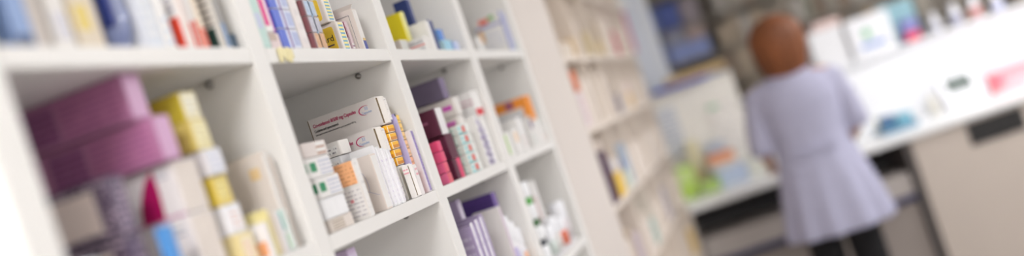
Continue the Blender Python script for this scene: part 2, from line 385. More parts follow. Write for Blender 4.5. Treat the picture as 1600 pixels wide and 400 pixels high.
def text(body, parent, loc, size, m, bold=False, face='S', name='lettering', offset=0.0, shear=0.0, sx=1.0):
    cu = bpy.data.curves.new(name, 'FONT'); cu.body = body; cu.size = size; cu.extrude = 0.00012; cu.offset = offset; cu.shear = shear
    t = bpy.data.objects.new(name, cu); COL.objects.link(t)
    dg = bpy.context.evaluated_depsgraph_get(); me = bpy.data.meshes.new_from_object(t.evaluated_get(dg)); bpy.data.objects.remove(t)
    me.materials.clear(); me.materials.append(m)
    o = bpy.data.objects.new(name, me); COL.objects.link(o); o.parent = parent; o.location = loc
    # side face looks to -X; its reading direction runs to -Y
    o.matrix_local = Matrix.Translation(loc) @ Matrix(((0, 0, -1, 0), (-1, 0, 0, 0), (0, 1, 0, 0), (0, 0, 0, 1))) @ Matrix.Diagonal((sx, 1, 1, 1)) if face == 'S' else Matrix.Translation(loc) @ Matrix.Rotation(PI / 2, 4, 'X')
    return o
xx, yy, zt = top_at(522, 33, .02); zm = zt
yl('lower white carton with a rounded yellow label reading ard', xx, yy, ZT, zm, 'ard')
yl('upper white carton with a rounded yellow label, on the lower one', xx - .012, yy + .006, zm + .0004, zm + .047, '')
ct('slim purple and pink carton behind the yellow labelled cartons', 1.622, .64, ZT, 1.92, .08, .012, Mx(216, 190, 214), end=Mx(206, 180, 210), group=G, dec=[('S', .80, 0, .95, 1, Mx(120, 40, 90), 'stripe')])
ct('slim pink and maroon carton low between the yellow label and the outlined carton', 1.636, .625, ZT, 1.876, .08, .012, Mx(222, 196, 208), end=Mx(230, 210, 216), group=G, dec=[('S', .85, .5, .98, .98, Mx(140, 30, 60), 'stripe'), ('E', .1, 0, .9, .3, prt(WHT, (150, 80, 130), 3, .6))])
# the carton with the grey outline and lifted flap
xx, yy, zt = top_at(545, 13, .012); hh = zt - ZT
o = ct('tall white carton with a thin grey outline and lifted top flap', 1.652, yy, ZT, zt, .062, .020, W3, end=W2, group=G)
f = bmesh.new()
y0, y1 = .008, .050
for a in ((y0, y1, .86, .87), (y0, y0 + .0006, .1, .87), (y1 - .0006, y1, .1, .87)): box_bm(f, -.0006, .0002, a[0], a[1], a[2] * hh, a[3] * hh)
link('outline', f, Mx(120, 120, 126), o)
slab('S', .45, .15, .62, .8, prt(WHT, (110, 104, 116), 16, .5, 5, .5), 'printed_panel', o, (.02, .062, hh))
fl = bx('top_flap', 0, .0006, 0, .06, 0, .017, W3, o, loc=(.001, .001, hh)); fl.rotation_euler.y = math.radians(55)
slab('E', .3, .02, .95, .25, Mx(60, 70, 150), 'label', o, (.02, .062, hh)); slab('E', .4, .24, .9, .30, Mx(220, 190, 120), 'label', o, (.02, .062, hh), .0012)

# ---- column 3, top shelf
G = 'boxes on the top shelf, third column'
ct('pale blue and white carton leaning near the divider by the yellow one', 1.785, .66, ZT, 1.91, .10, .016, Mx(226, 228, 228), end=Mx(210, 226, 234), group=G, dec=[('S', .7, .1, .95, .9, prt((228, 232, 234), (120, 176, 210), 5, .5))])
xx, yy, zt = top_at(625, 10, .05)
o = ct('bright yellow tall carton on the top shelf, third column', 1.989, .642, ZT + .0315, 1.912, .05, .018, Mx(252, 232, 30), end=Mx(240, 232, 130), group=G)
ct('low pale beige carton at the left of the lying carton, third column', 1.930, .640, ZT, ZT + .0335, .056, .045, Mx(226, 214, 204), end=Mx(220, 220, 214), group=G)
ct('slim lemon pack beside the bright yellow carton', 2.0075, .642, ZT + .0315, 1.915, .05, .012, Mx(242, 236, 150), end=Mx(236, 232, 160), group=G, dec=[('E', .1, .1, .9, .9, prt((244, 240, 170), (190, 200, 200), 7, .5))])
p = aty(663, 50, .605)
o = ct('white carton lying in front with a thin red line, third column', 1.986, .607, ZT, ZT + .031, .100, .045, W1, end=W2, group=G)
D = (.045, .100, .031)
slab('S', 0.5, .42, .98, .5, Mx(222, 120, 116), 'stripe', o, D, .001); slab('S', .5, .62, .95, .84, prt(WHT, (130, 130, 140), 2, .7, 6), 'printed_panel', o, D); slab('S', .5, .12, .95, .34, prt(WHT, (150, 150, 160), 2, .6, 6), 'printed_panel', o, D)
ct('tall navy carton standing on the white one right of the yellow carton', 2.036, .634, 1.8845, 1.94, .03, .022, Mx(36, 56, 118), end=Mx(36, 56, 118), group=G)
ct('white carton under the tall navy carton on the top shelf', 2.0345, .609, ZT, 1.884, .07, .024, W1, end=W1, group=G)
o = ct('white carton with a navy edge right of the lying carton', 2.0605, .608, ZT, 1.886, .075, .018, W1, end=Mx(38, 60, 124), group=G)
slab('S', .86, .0, 1, 1, Mx(38, 60, 124), 'stripe', o, (.018, .075, .068), .0009); slab('S', .0, .86, 1, 1, Mx(38, 60, 124), 'stripe', o, (.018, .075, .068))
ct('sky blue carton on the cyan tinted one, top shelf', 2.155, .625, 1.846, 1.8735, .07, .035, Mx(124, 174, 230), end=Mx(90, 140, 220), group=G)
ct('pale cyan carton beneath the sky blue one, top shelf', 2.140, .615, ZT, 1.8455, .07, .055, Mx(190, 224, 236), end=Mx(160, 210, 232), group=G)
ct('low lavender blue carton at the right end of the third column', 2.200, .612, ZT, 1.842, .06, .04, Mx(170, 190, 230), end=Mx(196, 206, 236), group=G)
# ---- column 4, top shelf
G = 'boxes on the top shelf, fourth column'
o = cp('white carton with lilac border and red, orange and green marks', 780, 16, ZT, .08, .040, W1, dy=.006, group=G, end=Mx(180, 184, 220)); hh = top_at(780, 16, .006)[2] - ZT
D = (.04, .08, hh)
slab('S', .15, .80, .5, .92, Mx(230, 90, 60), 'label', o, D); slab('S', .52, .84, .72, .95, Mx(120, 180, 90), 'label', o, D); slab('S', .05, .40, .2, .68, Mx(240, 190, 130), 'label', o, D)
slab('S', .0, .70, 1, .76, Mx(150, 154, 204), 'stripe', o, D); slab('S', .25, .2, .9, .62, prt(WHT, (190, 196, 222), 5, .5), 'printed_panel', o, D); slab('S', .94, 0, 1, 1, Mx(160, 166, 210), 'stripe', o, D)
ct('pale blue carton with a green corner at the end of the top shelf', 2.772, .612, ZT, 1.85, .07, .03, Mx(222, 226, 238), end=Mx(200, 216, 232), group=G, dec=[('E', .5, .1, .9, .5, Mx(110, 170, 130), 'label')])
ct('blank white carton behind the lilac bordered one', 2.60, .66, ZT, 1.875, .07, .045, W1, end=W1, group=G)

# ---- column 2, middle shelf (in focus)
G = 'boxes on the middle shelf, second column'
xx, yy, zt = top_at(585, 151, .02)
COX, COY = xx, yy; hc = .0505; zc1 = zt - hc; zc2 = zc1 - hc
def coco(label, X, Y, z0, z1, words):
    h = z1 - z0; wd = .132
    o = ct(label, X, Y, z0, z1, wd, .040, mat((226, 220, 216), .4, .02, 40), end=mat((236, 230, 224), .4), group=G, gap=True)
    slab('E', .62, .1, .9, .9, prt((240, 236, 232), (190, 182, 188), 9, .45, 3, .35), 'printed_panel', o, (.04, wd, h), .005)
    PK = Mx(196, 40, 104)
    # crescent swoosh
    f = bmesh.new(); pa = []; N = 22; cy_, cz_ = wd * .175, h * .66
    for k in range(N + 1):
        a = math.radians(62 + 205 * k / N); th = .0008 * math.sin(PI * k / N) + .0001
        for rr in (-th, th): pa.append(f.verts.new((-.0007, cy_ - (.0125 + rr) * math.cos(a), cz_ + (.0080 + rr) * math.sin(a))))
    for k in range(N): f.faces.new((pa[2 * k], pa[2 * k + 1], pa[2 * k + 3], pa[2 * k + 2]))
    r = bmesh.ops.extrude_face_region(f, geom=f.faces[:]); bmesh.ops.translate(f, verts=[g for g in r['geom'] if isinstance(g, bmesh.types.BMVert)], vec=(.0009, 0, 0))
    link('crescent', f, PK, o)
    BL = Mx(150, 176, 220)
    text('32', o, (-.0007, cy_ + .002, cz_ + .0008), .0072, BL, name='lettering')
    text('Capsules', o, (-.0007, cy_ + .0085, cz_ - .0056), .0058, BL, name='lettering', sx=.9)
    slab('S', 0, .02, .010, .98, INNER, 'flap_gap', o, (.04, wd, h))
    if words:
        text('Co-codamol 8/500 mg Capsules', o, (-.0007, wd * .945, h * .675), .0086, PK, offset=.00016, name='lettering', shear=.1, sx=.75)
        text('Codeine and paracetamol', o, (-.0007, wd * .945, h * .50), .0066, DARK, offset=.00008, name='lettering', sx=.68)
        text('Each capsule contains codeine phosphate 8 mg and paracetamol 500 mg', o, (-.0007, wd * .945, h * .385), .0042, mat((90, 86, 90), .5), name='lettering', sx=.64)
    return o
coco('large white Co-codamol carton on top with magenta lettering facing the camera'.replace('Co-codamol', 'capsule'), COX, COY, zc1, zt, True)
coco('second white capsule carton, directly under the lettered top one', COX - .0425, COY + .005, zc2, zc1 - .0004, True)
coco('bottom white capsule carton of the stack of three', COX - .0430, COY + .006, ZM, zc2 - .0004, True)
# green square cartons
GR = Mx(28, 140, 92)
def stack(labels, px, py, dy, heights, wd, t, mats, dec, ends=None, group=None, zb=ZM, jit=.003, offs=None):
    X, Y, Z = top_at(px, py, dy); z1 = Z; out = []
    for k, lb in enumerate(labels):
        z0 = z1 - heights[k] if k < len(labels) - 1 else zb
        ox, oy = (offs[k] if offs else (((k * 7) % 3 - 1) * jit, ((k * 5) % 3) * jit))
        o = ct(lb, X + ox, Y + abs(oy), z0, z1 - .0004, wd, t, mats[k % len(mats)], end=(ends or mats)[k % len(ends or mats)], group=group)
        for d in dec[k % len(dec)]: slab(*d[:5], d[5], d[6] if len(d) > 6 else 'printed_panel', o, (t, wd, z1 - z0 - .0004))
        z1 = z0; out.append(o)
    return out
gd = [('E', .10, .30, .34, .75, GR, 'label'), ('E', .45, .1, .95, .9, prt((236, 234, 238), (196, 200, 214), 4, .6), 'label'), ('S', .92, .3, 1, .75, GR, 'label')]
stack(['topmost white carton of the left stack, with pinkish lid', 'carton with the upper green square label', 'carton with the lower green square label', 'bright white carton below the green labelled ones', 'bottom beige sided carton of the left stack'],
      470, 224, .012, [.022, .030, .030, .030], .07, .082, [mat((230, 220, 216), .4), W1, W1, mat((244, 244, 246), .4), W3],
      [[('E', .55, .1, .9, .9, prt(WHT, (190, 150, 130), 2, .6))], gd, gd, [('E', .05, .1, .5, .9, mat((248, 248, 250), .35), 'label')], [('E', .1, .1, .6, .9, prt((224, 214, 200), (150, 130, 120), 4, .6))]], group=G, offs=[(.004, .004), (0, .003), (.003, .0), (.004, .002), (.006, .001)])
# stepped white cartons
stack(['highest stepped white carton behind the orange label', 'second stepped white carton with handwriting print', 'third stepped white carton behind the orange label', 'lowest stepped white carton behind the orange label'],
      528, 219, .062, [.024, .024, .030], .05, .042, [mat((238, 234, 230), .35), mat((244, 244, 246), .3)], [[('S', .3, .2, .9, .7, prt((244, 242, 240), (140, 136, 140), 2, .5, 6))]], group=G)
# orange label carton
xx, yy, zt = top_at(538, 250, .012); hh = zt - ZM
o = ct('white carton with a square orange label above printed lines', 1.430, .606, ZM, zt - .004, .05, .020, W2, end=W3, group=G)
D = (.02, .05, hh)
OR = prt((248, 184, 132), (214, 146, 100), 6, .5, 9, .3)
slab('S', .12, .58, .96, .96, OR, 'label', o, D); slab('S', .1, .06, .96, .54, prt((236, 232, 230), (186, 180, 184), 7, .55, 9, .26), 'printed_panel', o, D)
slab('S', .55, .3, .66, .35, Mx(226, 150, 156), 'label', o, D, .0014)
slab('E', .1, .02, .9, .98, prt(WHT, (200, 196, 196), 9, .4), 'printed_panel', o, D)
# scribbled carton
xx, yy, zt = top_at(577, 241, .012); SX, SZ = xx, zt; hh = zt - ZM
o = ct('plain beige-white carton with a loop drawn in blue pen', SX, yy, ZM, zt, .046, .024, mat((230, 218, 210), .45, .02), end=W1, group=G)
D = (.024, .046, hh)
slab('S', 0.0, .45, .03, .97, Mx(204, 80, 90), 'stripe', o, D); slab('S', 0, .1, .02, .45, Mx(80, 80, 90), 'stripe', o, D, .0006); slab('S', .0, .04, .04, .1, Mx(226, 206, 90), 'label', o, D, .0012)
cu = bpy.data.curves.new('pen', 'CURVE'); cu.dimensions = '3D'; cu.bevel_depth = .00022; cu.bevel_resolution = 1
spl = cu.splines.new('NURBS'); pts = [(.10, .28), (.45, .38), (.75, .48), (.98, .62), (.98, .78), (.80, .84), (.58, .82), (.42, .66), (.38, .48), (.42, .38)]
spl.points.add(len(pts) - 1)
for q, (u, v) in zip(spl.points, pts): q.co = (-.0003, .046 * u, hh * v, 1)
spl.use_endpoint_u = True; spl.order_u = 3
to = bpy.data.objects.new('pen', cu); COL.objects.link(to)
me = bpy.data.meshes.new_from_object(to.evaluated_get(bpy.context.evaluated_depsgraph_get())); bpy.data.objects.remove(to)
me.materials.clear(); me.materials.append(Mx(126, 134, 178)); so = bpy.data.objects.new('pen_scribble', me); COL.objects.link(so); so.parent = o
# white blister cartons right of it
for k in range(4):
    X = SX + .026 + .0125 * k
    o = ct(['thin white carton just right of the pen marked one', 'thin white carton second right of the pen marked one', 'thin white carton third right, with lilac print', 'thin glossy white carton fourth right, with lilac print'][k], X, .616 - .003 * k, ZM, SZ + .013 - .004 * k, .040, .012, mat((246, 246, 248), .25), end=mat((240, 238, 242), .3), group=G)
    slab('S', .3, .1, .95, .8, prt((246, 246, 248), (216, 208, 230), 6, .45, 5), 'printed_panel', o, (.012, .040, SZ - ZM - .0)); slab('E', .1, .05, .9, .9, prt((240, 238, 244), (218, 210, 230), 9, .45, 3), 'printed_panel', o, (.012, .040, SZ - ZM - .0))
# orange-yellow tab stack
TB = prt((250, 190, 40), (216, 140, 40), 1, .6, 5, .5)
TB2 = prt((248, 200, 120), (226, 150, 90), 1, .6, 4, .5)
labs1 = ['topmost carton with an orange-yellow end, inner stack', 'second carton with an orange-yellow end, inner stack', 'third carton with an orange-yellow end, inner stack', 'fourth carton with an orange-yellow end, inner stack', 'fifth carton with an orange-yellow end, inner stack', 'plain white carton at the foot of the inner orange-yellow stack']
Za = 1.686
z1 = Za
for k, lb in enumerate(labs1):
    z0 = z1 - .0145 if k < 5 else ZM
    o = ct(lb, COX - .001, .617 + .0007 * k, z0, z1 - .0008, .075, .034, Mx(250, 192, 50) if k < 5 else W1, end=Mx(246, 240, 226), group=G)
    if k == 5: continue
    D = (.034, .075, z1 - z0 - .0008)
    slab('E', .12, .1, .98, .9, TB, 'label', o, D, .001); slab('S', .5, .12, .98, .88, TB, 'label', o, D, .001)
    z1 = z0
o = ct('slim lilac carton standing between the two orange stacks', COX + .0415, .612, ZM, Za + .016, .05, .0055, Mx(186, 176, 222), end=Mx(196, 188, 228), group=G)
slab('E', .1, .96, .9, .995, Mx(60, 60, 80), 'label', o, (.0055, .05, Za + .016 - ZM))
# the outer stack sits behind / beside
# narrow peach cartons
z1 = Za + .014
for k in range(9):
    z0 = z1 - .0155 if k < 8 else ZM
    c = [(250, 206, 90), (250, 206, 110), (248, 206, 140), (248, 200, 150), (248, 200, 160), (244, 178, 140), (240, 160, 130), (238, 150, 130), (236, 140, 124)][k]
    o = ct(['pale yellow narrow carton at the top of the outer stack', 'pale yellow narrow carton second from the top of the outer stack', 'light apricot narrow carton third from the top, outer stack', 'light apricot narrow carton fourth from the top, outer stack', 'peach narrow carton in the middle of the outer stack', 'peach narrow carton sixth from the top, outer stack', 'salmon narrow carton seventh from the top, outer stack', 'salmon narrow carton just above the lowest, outer stack', 'pink-salmon narrow carton at the foot of the outer stack'][k],
           COX + .048, .614, z0, z1 - .0008, .05, .019, Mx(*c), end=Mx(*c), group=G)
    slab('E', .15, .2, .85, .8, prt(c, tuple(int(v * .85) for v in c), 1, .6, 4), 'label', o, (.019, .05, z1 - z0))
    z1 = z0
# lowest front cartons with open flap
xx, yy, zt = top_at(618, 262, .006)
o = ct('small white carton with pink print and gaping end flap', COX - .003, .603, ZM, zt, .011, .018, mat((244, 240, 238), .35), end=mat((244, 240, 238), .35), group=G, gap=True)
slab('S', .1, .72, .9, .92, prt((246, 240, 238), (234, 170, 180), 2, .6, 4), 'printed_panel', o, (.018, .011, zt - ZM))
o = ct('small white carton with pink print right of the gaping one', COX + .017, .602, ZM, zt - .004, .0095, .018, mat((246, 242, 242), .35), end=mat((246, 242, 242), .35), group=G)
slab('E', .3, .6, .9, .9, prt((246, 240, 238), (234, 170, 180), 2, .6, 3), 'printed_panel', o, (.018, .0095, zt - ZM))
# purple spined carton by the divider
zt = top_at(640, 205, .02)[2]
o = ct('thin clear-white carton with a dark lilac spine by the divider', COX + .0685, .605, ZM, zt, .045, .017, mat((232, 226, 230), .3), end=Mx(236, 230, 236), group=G)
slab('E', .25, .02, .8, .98, prt((152, 136, 190), (120, 100, 160), 22, .5, 2, .5), 'spine', o, (.017, .045, zt - ZM), .001)

# ---- column 3, middle shelf
G = 'boxes on the middle shelf, third column'
xx, yy, zt = top_at(692, 121, .035)
o = ct('dark slate purple long carton on top of the third column pile', 2.075, .635, zt - .047, zt, .18, .042, Mx(116, 104, 128), end=Mx(122, 108, 140), group=G)
z1 = zt - .0475
for k, (h, lb) in enumerate(((.040, 'white long carton with a pink mark under the slate purple one'), (.026, 'white long carton with a magenta stripe, middle of the pile'), (0, 'white long carton at the bottom of the pile behind'))):
    z0 = z1 - h if h else ZM
    o = ct(lb, 2.085 + .004 * k, .622 + .004 * k, z0, z1 - .0006, .14, .045, mat((228, 220, 214), .4), end=W2, group=G)
    D = (.045, .14, z1 - z0)
    slab('S', .80, .35, .95, .6, Mx(214, 90, 190), 'label', o, D); slab('S', .3, .1, .7, .9, prt((228, 220, 214), (196, 186, 190), 4, .5, 6), 'printed_panel', o, D)
    if k == 1: slab('S', .3, .05, .95, .3, Mx(190, 60, 140), 'stripe', o, D, .0012)
    z1 = z0
# burgundy
BU = Mx(92, 26, 56); PKH = Mx(222, 62, 110)
stack(['top burgundy carton with a white rounded end', 'middle burgundy carton beside the hot pink packs', 'lowest burgundy carton beside the hot pink packs'], 675, 170, .012, [.054, .052], .09, .052, [BU], [
    [('E', .22, .0, 1, 1, mat((244, 242, 244), .3), 'label'), ('S', .6, .5, .8, .6, Mx(160, 90, 120), 'label')], [('S', .6, .7, .85, .8, Mx(170, 110, 130), 'label'), ('E', .05, .05, .5, .95, BU, 'label')], [('E', .5, 0, 1, 1, PKH, 'label')]], group=G, offs=[(0, 0), (.022, .002), (.026, .004)])
for k in range(4):
    ct(['hot pink pack highest against the divider', 'hot pink pack second against the divider', 'hot pink pack third against the divider', 'hot pink pack lowest against the divider'][k], 1.832 + .002 * (k % 2), .604, ZM + .021 * (3 - k), ZM + .021 * (4 - k) - .0006, .05, .026, Mx(226, 70 + 12 * k, 118 + 10 * k), end=Mx(228, 76 + 10 * k, 122), group=G)
# teal print cartons with red spots
z1 = ZM + .104
for k in range(5):
    z0 = z1 - .0208
    o = ct(['top pale teal carton with a red spot', 'second pale teal carton with a red spot', 'third pale teal carton with a red spot', 'fourth pale teal carton with a red spot', 'lowest pale teal carton with a red spot'][k], 1.9925 + .002 * k, .606, z0, z1 - .0005, .085, .085, Mx(222, 226, 218), end=prt((216, 232, 230), (140, 210, 214), 2, .6, 5), group=G)
    D = (.085, .085, .0203)
    slab('E', .40, .15, .62, .8, Mx(226, 96, 84), 'spot', o, D, .0014); slab('S', .3, .1, .9, .9, prt((222, 226, 218), (180, 210, 200), 2, .6, 5), 'printed_panel', o, D); slab('E', .7, .05, .98, .95, Mx(236, 236, 232), 'label', o, D, .0012)
    z1 = z0
# upper white with red stripe and tall packs at the right
o = ct('white carton with a bright red stripe near the right divider', 2.197, .612, 1.660, 1.724, .08, .060, W1, end=W1, group=G)
slab('E', .05, .1, .98, .34, Mx(214, 30, 50), 'stripe', o, (.06, .08, .064)); slab('S', .0, .5, 1, .8, prt(WHT, (210, 170, 180), 2, .6), 'printed_panel', o, (.06, .08, .064))
ct('white carton supporting the red striped one', 2.195, .615, ZM, 1.6595, .08, .063, W1, end=W1, group=G)
for k in range(3):
    o = ct(['tall white pack with blurred violet lettering, left of three', 'tall grey-violet pack, middle of three by the divider', 'tall white pack with violet foot, right of three'][k], 2.144 + .0165 * k, .606, ZM, 1.668 - .012 * k, .05, .0155, [W1, Mx(206, 200, 212), W1][k], end=prt([(238, 236, 240), (180, 172, 196), (236, 234, 240)][k], [(150, 130, 180), (90, 84, 110), (140, 130, 180)][k], 6, .55, 3, .6), group=G)
# ---- column 4, middle shelf
G = 'boxes on the middle shelf, fourth column'
o = cp('white carton framed by a broad orange band', 818, 150, ZM, .13, .06, mat((232, 228, 224), .4), dy=.012, group=G, end=W1); hh = top_at(818, 150, .012)[2] - ZM
D = (.06, .13, hh)
slab('S', 0, .80, 1, 1, Mx(244, 150, 44), 'band', o, D); slab('S', .90, .6, 1, .82, Mx(244, 150, 44), 'band', o, D, .0008); slab('E', 0, .5, 1, 1, Mx(244, 150, 44), 'band', o, D); slab('S', .55, .82, .72, .98, Mx(160, 90, 120), 'label', o, D, .0014); slab('S', .1, .4, .86, .74, prt((226, 224, 222), (190, 190, 196), 4, .6, 6), 'printed_panel', o, D)
ct('white carton with a leaf green edge by the left divider', 2.365, .612, ZM, 1.612, .06, .05, W1, end=mat((240, 240, 236), .4), dec=[('E', .0, .1, .22, .9, Mx(176, 214, 120), 'label'), ('S', .8, .1, 1, .9, Mx(176, 214, 120), 'label')], group=G)
ct('white carton with an apricot spot, middle shelf fourth column', 2.43, .608, ZM, 1.615, .07, .055, W1, end=W1, dec=[('E', .2, .45, .7, .85, Mx(246, 214, 180), 'label')], group=G)
ct('bright white carton left of the violet capped one', 2.50, .606, ZM, 1.64, .05, .05, W1, end=mat((244, 244, 244), .4), dec=[('E', .2, .1, .8, .5, prt(WHT, (220, 180, 170), 3, .5))], group=G)
ct('white carton with a deep violet block near the end panel', 2.62, .606, ZM, 1.63, .06, .04, W1, end=W1, dec=[('E', .3, .62, 1, .95, Mx(88, 62, 110), 'label'), ('E', .1, .1, .9, .5, prt(WHT, (150, 190, 180), 3, .5))], group=G)
ct('low white carton with pink print beside the end panel', 2.764, .606, ZM, 1.60, .06, .02, W1, end=W1, dec=[('E', .1, .1, .9, .6, prt(WHT, (236, 170, 160), 3, .6))], group=G)
ct('upright pale carton with greenish print against the end panel', 2.785, .61, ZM, 1.625, .06, .019, Mx(228, 232, 228), end=W1, dec=[('E', .1, .1, .9, .6, prt(WHT, (160, 200, 180), 4, .6))], group=G)

# ---- column 2, lower shelf: the tip of one small carton
G = 'boxes on the lower shelves'
# its top shows at the very bottom edge of the frame
p = atx(541, 391, 1.50)
lx = aty(541, 391, .63)
ct('small lilac carton standing alone on the lower shelf, second column', lx.x, .63, ZL, lx.z, .05, .03, Mx(206, 186, 216), end=Mx(214, 200, 224), group=G)

# ---- column 3, lower shelf
xx, yy, zt = top_at(733, 308, .02)
LV = Mx(166, 150, 184)
o = ct('big muted lilac carton at the left of the lower shelf', xx, yy + .03, ZL, zt + .002, .08, .028, Mx(176, 160, 192), end=Mx(206, 196, 214), group=G)
for k in range(3):
    o = ct(['slim lavender pack with white patterned spine, first from left', 'slim lavender pack with white patterned spine, second from left', 'slim lavender pack with white patterned spine, third from left'][k], 1.870 + .034 * k, .606, ZL, 1.462 + .005 * k, .05, .030, LV, end=Mx(176, 162, 200), group=G)
    slab('E', .08, .02, .55, .98, prt((236, 232, 240), (130, 112, 168), 11, .38, 5, .5), 'spine', o, (.03, .05, .2)); slab('S', .2, .5, .9, .9, prt((166, 150, 184), (206, 196, 216), 5, .5), 'printed_panel', o, (.03, .05, .2))
xx, yy, zt = top_at(766, 302, .03)
o = ct('dark purple carton with an olive lower edge on the pile', xx, yy, zt - .055, zt, .09, .035, Mx(86, 60, 132), end=Mx(110, 84, 156), group=G)
slab('S', 0, 0, 1, .16, Mx(100, 100, 84), 'stripe', o, (.035, .09, .055)); slab('S', 0.05, .3, .95, .8, prt((86, 60, 132), (66, 44, 112), 5, .6, 8), 'printed_panel', o, (.035, .09, .055))
o = ct('cream carton with orange print under the dark purple one', xx - .012, yy + .022, ZL, zt - .0555, .085, .037, Mx(226, 212, 200), end=W1, group=G)
slab('S', .1, .6, .9, .92, prt((226, 212, 200), (196, 150, 120), 5, .6, 6), 'printed_panel', o, (.037, .085, zt - .045 - ZL))
ct('thin white pack with a dark edge left of the purple pile', xx - .0435, .612, ZL, zt - .03, .06, .018, W2, end=Mx(216, 200, 214), group=G)
def bottle(label, X, Y, z0, h, r, capc, bodyc, band=None, zcap=.3):
    e = cyl('bottle', 0, 0, 0, 0, Mx(*bodyc), None, (X, Y, z0 + .0004), 20, 'Z', [(r * .92, 0), (r, .003), (r, h * (.92 - zcap)), (r * .8, h * (1 - zcap) - .002), (r * .78, h * (1 - zcap))])
    tag(e, label, 'bottle', 'bottles on the lower shelves')
    cyl('cap', 0, 0, 0, 0, Mx(*capc), e, (0, 0, h * (1 - zcap)), 20, 'Z', [(r * .95, 0), (r * .97, .002), (r * .95, h * zcap - .003), (r * .85, h * zcap)])
    if band: cyl('label', 0, 0, 0, 0, Mx(*band), e, (0, 0, h * .15), 20, 'Z', [(r * 1.012, 0), (r * 1.012, h * .42), (r * 1.01, h * .421)])
    return e
for k, (x, hgt) in enumerate(((2.150, .168), (2.184, .150), (2.218, .130), (2.2445, .155))):
    bottle(['white bottle with lilac label right of the cream carton', 'tall white bottle, second in the third column', 'short white bottle with orange label, third column', 'white bottle nearest the right divider, third column'][k], x, .626 + .034 * (k == 3), ZL, hgt, .0165, (240, 240, 244), (236, 234, 238), [(196, 186, 226), (226, 226, 236), (240, 190, 160), (216, 226, 236)][k])
# ---- column 4, lower shelf: stacked white capped pots and cartons
z = ZL + .0004
specs = [(.052, (232, 236, 240), (60, 70, 70)), (.050, (236, 238, 244), (70, 74, 80)), (.055, (230, 232, 238), (62, 110, 62)), (.056, (238, 240, 246), (80, 170, 66))]
for k, (h, c, b) in enumerate(specs):
    pos = aty([856, 845, 838, 826][k] + 2, [385, 345, 318, 282][k], .63)
    e = cyl('bottle', 0, 0, 0, 0, Mx(*c), None, (2.40 + .004 * ((k * 2) % 3), .634, z), 20, 'Z', [(.024, 0), (.026, .003), (.026, h * .28), (.023, h * .32)])
    tag(e, ['lowest white capped pot of the stack of four', 'second white capped pot from the bottom of four', 'third white capped pot with dark green base', 'topmost white capped pot with a bright green base'][k], 'bottle', 'bottles on the lower shelves')
    e.data.materials[0] = Mx(*b)
    cyl('cap', 0, 0, 0, 0, mat((246, 247, 250), .35), e, (0, 0, h * .32), 20, 'Z', [(.027, 0), (.0285, .003), (.0285, h * .66 - .003), (.026, h * .68)])
    z += h + .0003
ct('cream carton behind the white pots, lower shelf', 2.47, .68, ZL, 1.455, .08, .09, Mx(226, 214, 204), end=Mx(228, 216, 206), group=G)
ct('tall white carton with a reddish edge, lower shelf right', 2.60, .65, ZL, 1.470, .06, .05, W1, end=W1, dec=[('E', 0, .2, .18, .8, Mx(206, 150, 150), 'stripe')], group=G)
for k, (x, hgt) in enumerate(((2.49, .085), (2.555, .10), (2.635, .085), (2.70, .12))):
    bottle(['small white bottle in front of the cream carton', 'mid sized white bottle in front of the cream carton', 'white bottle with a red-orange label, lower shelf right', 'tall white bottle nearest the end panel, lower shelf'][k], x, .626, ZL, hgt, .022, (240, 241, 246), (234, 232, 236), [(210, 220, 216), (236, 230, 228), (230, 120, 90), (228, 222, 226)][k], .42)

# ================================================================== far shelving unit
fu = empty('shelving_unit', (3.39, .6, 0), 'far cream shelving unit in line beyond the beige panel', 'shelving')
def fp(name, x0, x1, y0, y1, z0, z1, m=CREAM): return bx(name, x0 - 3.39, x1 - 3.39, y0 - .6, y1 - .6, z0, z1, m, fu, .0012)
FD = [3.392, 3.82, 4.25, 4.68, 5.11, 5.53]
for a in FD: fp('divider', a, a + .022, YF, YB, 0.08, 2.38)
for a, b in zip(FD, FD[1:]):
    for z in (.12, .42, .71, .99, ZL - .01, 1.54, 1.80, 2.08, 2.36):
        fp('shelf', a + .0225, b - .0005, YF + .001, YB - .001, z - TH, z)
fp('back_panel', 3.392, 5.552, YB, YB + .018, .08, 2.38); fp('plinth', 3.40, 5.54, YF + .04, YB, 0, .08)
for (z) in (1.875, 1.94):
    cyl('pin_hole', .006, .006, 0, .002, mat((110, 84, 50), .6), fu, (3.4135 - 3.39, .03, z), 12, 'X')
rnd = random.Random(11)
FG = 'packs on the far shelving'
def far(label, x, z0, h, t, c, dy=.004, wd=.12, dec=(), n='carton'):
    return ct(label, x, .6 + dy, z0, z0 + h, wd, t, Mx(*c), dec=dec, end=Mx(*c), group=FG, bev=.0015, name=n)
FZL, FZM, FZT, FZU = 1.26, 1.54, 1.80, 2.08
far('orange and white pack at the near end of the far shelving', 3.472, FZM + .13, .075, .075, (224, 112, 50))
far('tall white and pink printed carton under the orange pack', 3.472, FZM, .1295, .075, (240, 228, 232), dec=[('E', .1, .1, .9, .9, prt((240, 226, 232), (224, 170, 186), 6, .5))])
zz = FZL
for k in range(4):
    far(['lowest aubergine carton of the stack of four', 'second aubergine carton from the bottom of four', 'third aubergine carton from the bottom of four', 'topmost aubergine carton of the stack of four'][k], 3.475, zz, .047, .13, (66, 30, 64), dec=[('E', .2, .3, .8, .6, Mx(96, 54, 90), 'label')]); zz += .0475
far('beige carton lying on the aubergine stack', 3.48, zz, .035, .10, (222, 208, 196))
far('egg yolk yellow carton right of the aubergine stack', 3.67, FZL, .09, .13, (244, 204, 70))
far('white carton on the egg yolk yellow one', 3.67, FZL + .0905, .05, .11, (234, 228, 226))
far('pale green and white carton on the second far shelf', 3.86, FZL, .07, .16, (206, 214, 194))
far('steel blue small carton on the pale green one', 3.88, FZL + .0705, .05, .10, (120, 144, 186))
far('light blue tall pack on the second far shelf', 4.05, FZL, .17, .06, (190, 204, 220))
far('crimson pack high on the far shelving', 4.95, FZT, .12, .09, (206, 84, 104))
